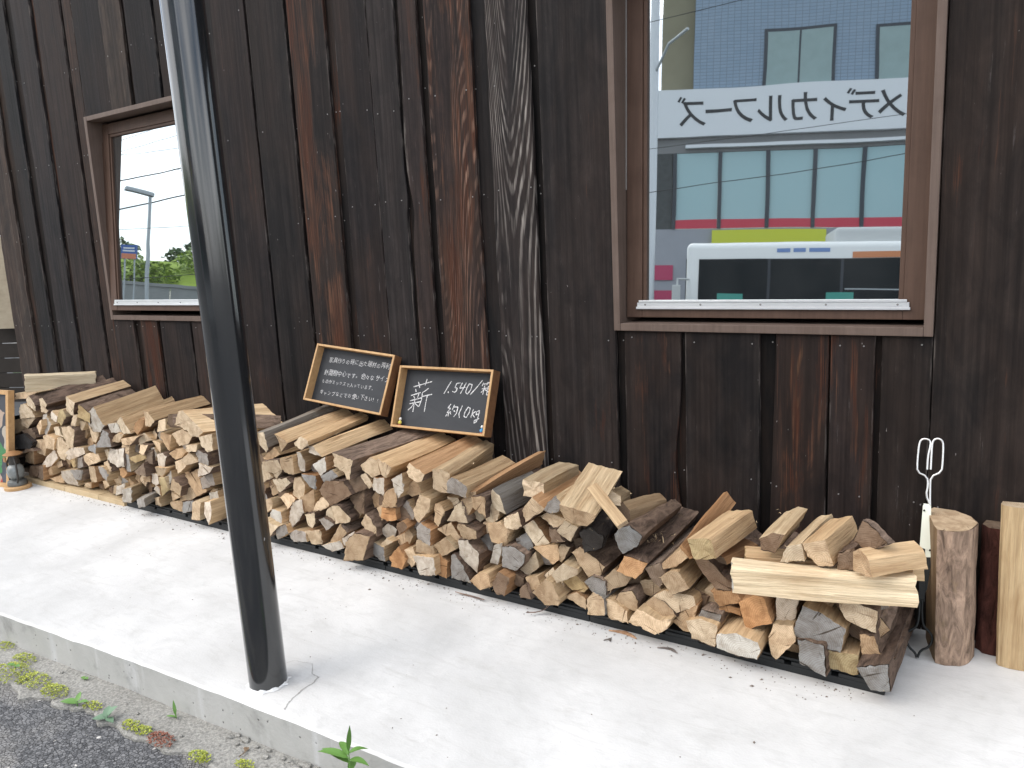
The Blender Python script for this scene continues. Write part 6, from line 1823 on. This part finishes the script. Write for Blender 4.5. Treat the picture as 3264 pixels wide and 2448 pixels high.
# information board
B1 = ray_pt((-5.28, .035, 1.6), (-0.8585, -0.5025, 0.102), 24.0)
ib = empty('roadside_board', (B1.x, B1.y, -.15), R(-32)); tag(ib, 'small blue and orange roadside board mirrored in the smaller window', 'sign')
zz = B1.z + .15
m = MB(); m.box(-.29, .29, -.02, .02, zz - .22, zz + .24); pn = m.build('panel', M['board_blue'], ib)
m = MB(); m.box(-.268, .268, .0205, .024, zz - .218, zz - .05); m.build('orange_band', M['board_orange'], pn)
for k, (a, b_, c) in enumerate(((-.2, .2, .13), (-.22, .22, .04))):
    m = MB(); m.box(a, b_, .0205, .024, zz + c - .025, zz + c + .025); m.build('white_band', M['sign_white'], pn)
for s in (-.18, .18):
    m = MB(); m.tube([(s, -.05, 0), (s, -.05, zz + .2)], .03, 8); m.build('leg', M['galv'], ib)
# retaining wall and green slope
W0 = ray_pt((-5.0, .01, 1.36), (-0.836, -0.545, 0.0), 34.0)
rw = empty('retaining_wall', (W0.x, W0.y, -.15), R(124)); tag(rw, 'long grey retaining wall below the green slope, mirrored in the smaller window', 'wall')
for i in range(10):
    m = MB(); m.box(-30 + i * 6.0 + .01, -24 + i * 6.0 - .01, -.2, .2, 0, 3.75, bev=.01); m.build('wall_panel', M['wall_grey'], rw)
m = MB(); m.box(-30, 30, -.26, .26, 3.751, 3.9, bev=.01); m.build('coping', M['wall_grey'], rw)
V = []; F = []
nx, ny = 40, 14
for j in range(ny + 1):
    for i in range(nx + 1):
        x = -45 + 90 * i / nx; y = .3 + 30 * j / ny
        z = 3.5 + 2.1 * min(1.0, y / 6.0) + .35 * mnoise.noise((x * .12, y * .1, 1)) * min(1, j / 2)
        V.append((x, y, z))
for j in range(ny):
    for i in range(nx):
        a = j * (nx + 1) + i; F.append((a, a + 1, a + nx + 2, a + nx + 1))
hill = mesh_obj('hill', V, F, M['hill']); hill.location = (W0.x, W0.y, -.15); hill.rotation_euler = (0, 0, R(124)); tag(hill, kind='structure')
hm = hill.matrix_basis
for k in range(24):
    lx = -20 + k * 1.7 + rng.uniform(-.5, .5); ly = rng.uniform(1.2, 4.5); p_ = hm @ Vector((lx, ly, 3.35 + .33 * ly))
    sh_ = empty('hill_shrub', p_); s = rng.uniform(.6, .85)
    leaf_mass('foliage', (0, 0, .75 * s), 1.7 * s, 1.7 * s, .95 * s, 420, .16, M['tree_leaf'], sh_, 20 + k)
    m = MB(); m.tube([(0, 0, 0), (0, 0, .7)], .06, 6); m.build('stem', M['fence'], sh_)
    tag(sh_, 'bright green shrub on the slope above the retaining wall, mirrored in the smaller window', 'shrub', 'shrubs on the green slope')
for k in range(9):
    lx = -24 + k * 5.6 + rng.uniform(-1.5, 1.5); ly = rng.uniform(10, 16); p_ = hm @ Vector((lx, ly, 4.9))
    sh_ = empty('tree', p_); s = rng.uniform(.55, .8)
    leaf_mass('crown', (0, 0, 2.0 * s), 3.2 * s, 3.2 * s, 1.5 * s, 600, .28, M['dark_leaf'], sh_, 60 + k)
    m = MB(); m.tube([(0, 0, 0), (.1, 0, 1.2), (0, 0, 2.0)], [.22, .17, .1], 8); m.build('trunk', M['fence'], sh_)
    tag(sh_, 'dark tree on top of the green slope, mirrored in the smaller window', 'tree', 'trees on the green slope')
# overhead cables: each spans between two points far outside the mirrored view
def cable(H1, r1, H2, r2, t, label, rad=.02):
    a = ray_pt(H1, r1, t); b_ = ray_pt(H2, r2, t); d = b_ - a
    p0 = a - d * 6; p1 = b_ + d * 6
    m = MB(); m.tube([p0.lerp(p1, i / 16) - p0 + Vector((0, 0, 1.2 * ((2 * i / 16 - 1) ** 2) - .02)) for i in range(17)], rad, 6)
    o = m.build('power_cable', M['wire'], None); o.location = p0; tag(o, label, 'cable', 'overhead cables')
cable((-5.33, .07, 2.09), (-0.8541, -0.488, 0.1799), (-4.68, .08, 2.10), (-0.8209, -0.5349, 0.1999), 30, 'upper thick overhead cable mirrored in the smaller window', .028)
cable((-5.37, .06, 1.89), (-0.8589, -0.4901, 0.1488), (-4.65, .06, 1.93), (-0.8229, -0.542, 0.1707), 30, 'lower thick overhead cable mirrored in the smaller window', .030)
cable((-5.31, .1, 2.35), (-0.8472, -0.4827, 0.2219), (-4.73, .1, 2.40), (-0.8164, -0.5217, 0.2477), 26, 'thin highest overhead cable mirrored in the smaller window', .010)
cable((-5.31, .1, 2.26), (-0.8480, -0.484, 0.2110), (-4.73, .1, 2.33), (-0.8180, -0.525, 0.2330), 26, 'thin second overhead cable mirrored in the smaller window', .010)
cable((-5.30, .09, 2.26), (-0.8491, -0.4859, 0.2072), (-4.73, .08, 2.11), (-0.8239, -0.5302, 0.2000), 28, 'thin slanting overhead cable crossing the others', .008)
cable((-1.41, .13, 2.44), (-0.390, -0.860, 0.335), (-.60, .13, 2.47), (-.180, -.920, .365), 12.5, 'overhead cable mirrored across the top of the large window', .007)

# utility pole and roadside tree at the left of the large window's reflection
U0 = Vector((-1.38, .08, 1.6)) + Vector((-0.399, -0.905, .1)) * 17.0
up_ = empty('utility_pole', (U0.x, U0.y, -.15)); tag(up_, 'pale concrete utility pole mirrored at the left edge of the large window', 'utility pole')
m = MB(); m.tube([(0, 0, 0), (0, 0, 5), (0, 0, 10.5)], [.15, .13, .10], 16); m.build('pole', M['sign_white'], up_, 40)
m = MB(); m.box(-.9, .9, -.05, .05, 9.4, 9.5); m.build('cross_arm', M['galv'], up_)
m = MB(); m.tube([(0, 0, 7.3), (.5, .3, 7.9), (1.1, .6, 8.05)], .035, 8); m.build('lamp_arm', M['galv'], up_, 40)
T0 = Vector((-1.38, .08, 1.4)) + Vector((-0.40, -0.910, .06)) * 26.0
tr_ = empty('tree', (T0.x, T0.y, -.15)); tag(tr_, 'small green tree beside the shop mirrored low at the left of the large window', 'tree')
leaf_mass('crown', (0, 0, 3.4), 1.1, 1.1, .9, 700, .12, M['tree_leaf'], tr_, 91)
m = MB(); m.tube([(0, 0, 0), (.05, 0, 1.5), (0, .05, 3.2)], [.12, .10, .05], 8); m.build('trunk', M['fence'], tr_)
cable((-1.40, .10, 2.0), (-0.400, -0.893, 0.195), (-.45, .10, 2.05), (-.135, -.968, .215), 13.0, 'overhead cable mirrored across the shop sign', .006)
cable((-1.40, .09, 1.75), (-0.402, -0.902, 0.150), (-.45, .09, 1.86), (-.135, -.975, .176), 13.0, 'overhead cable mirrored just below the shop sign', .008)
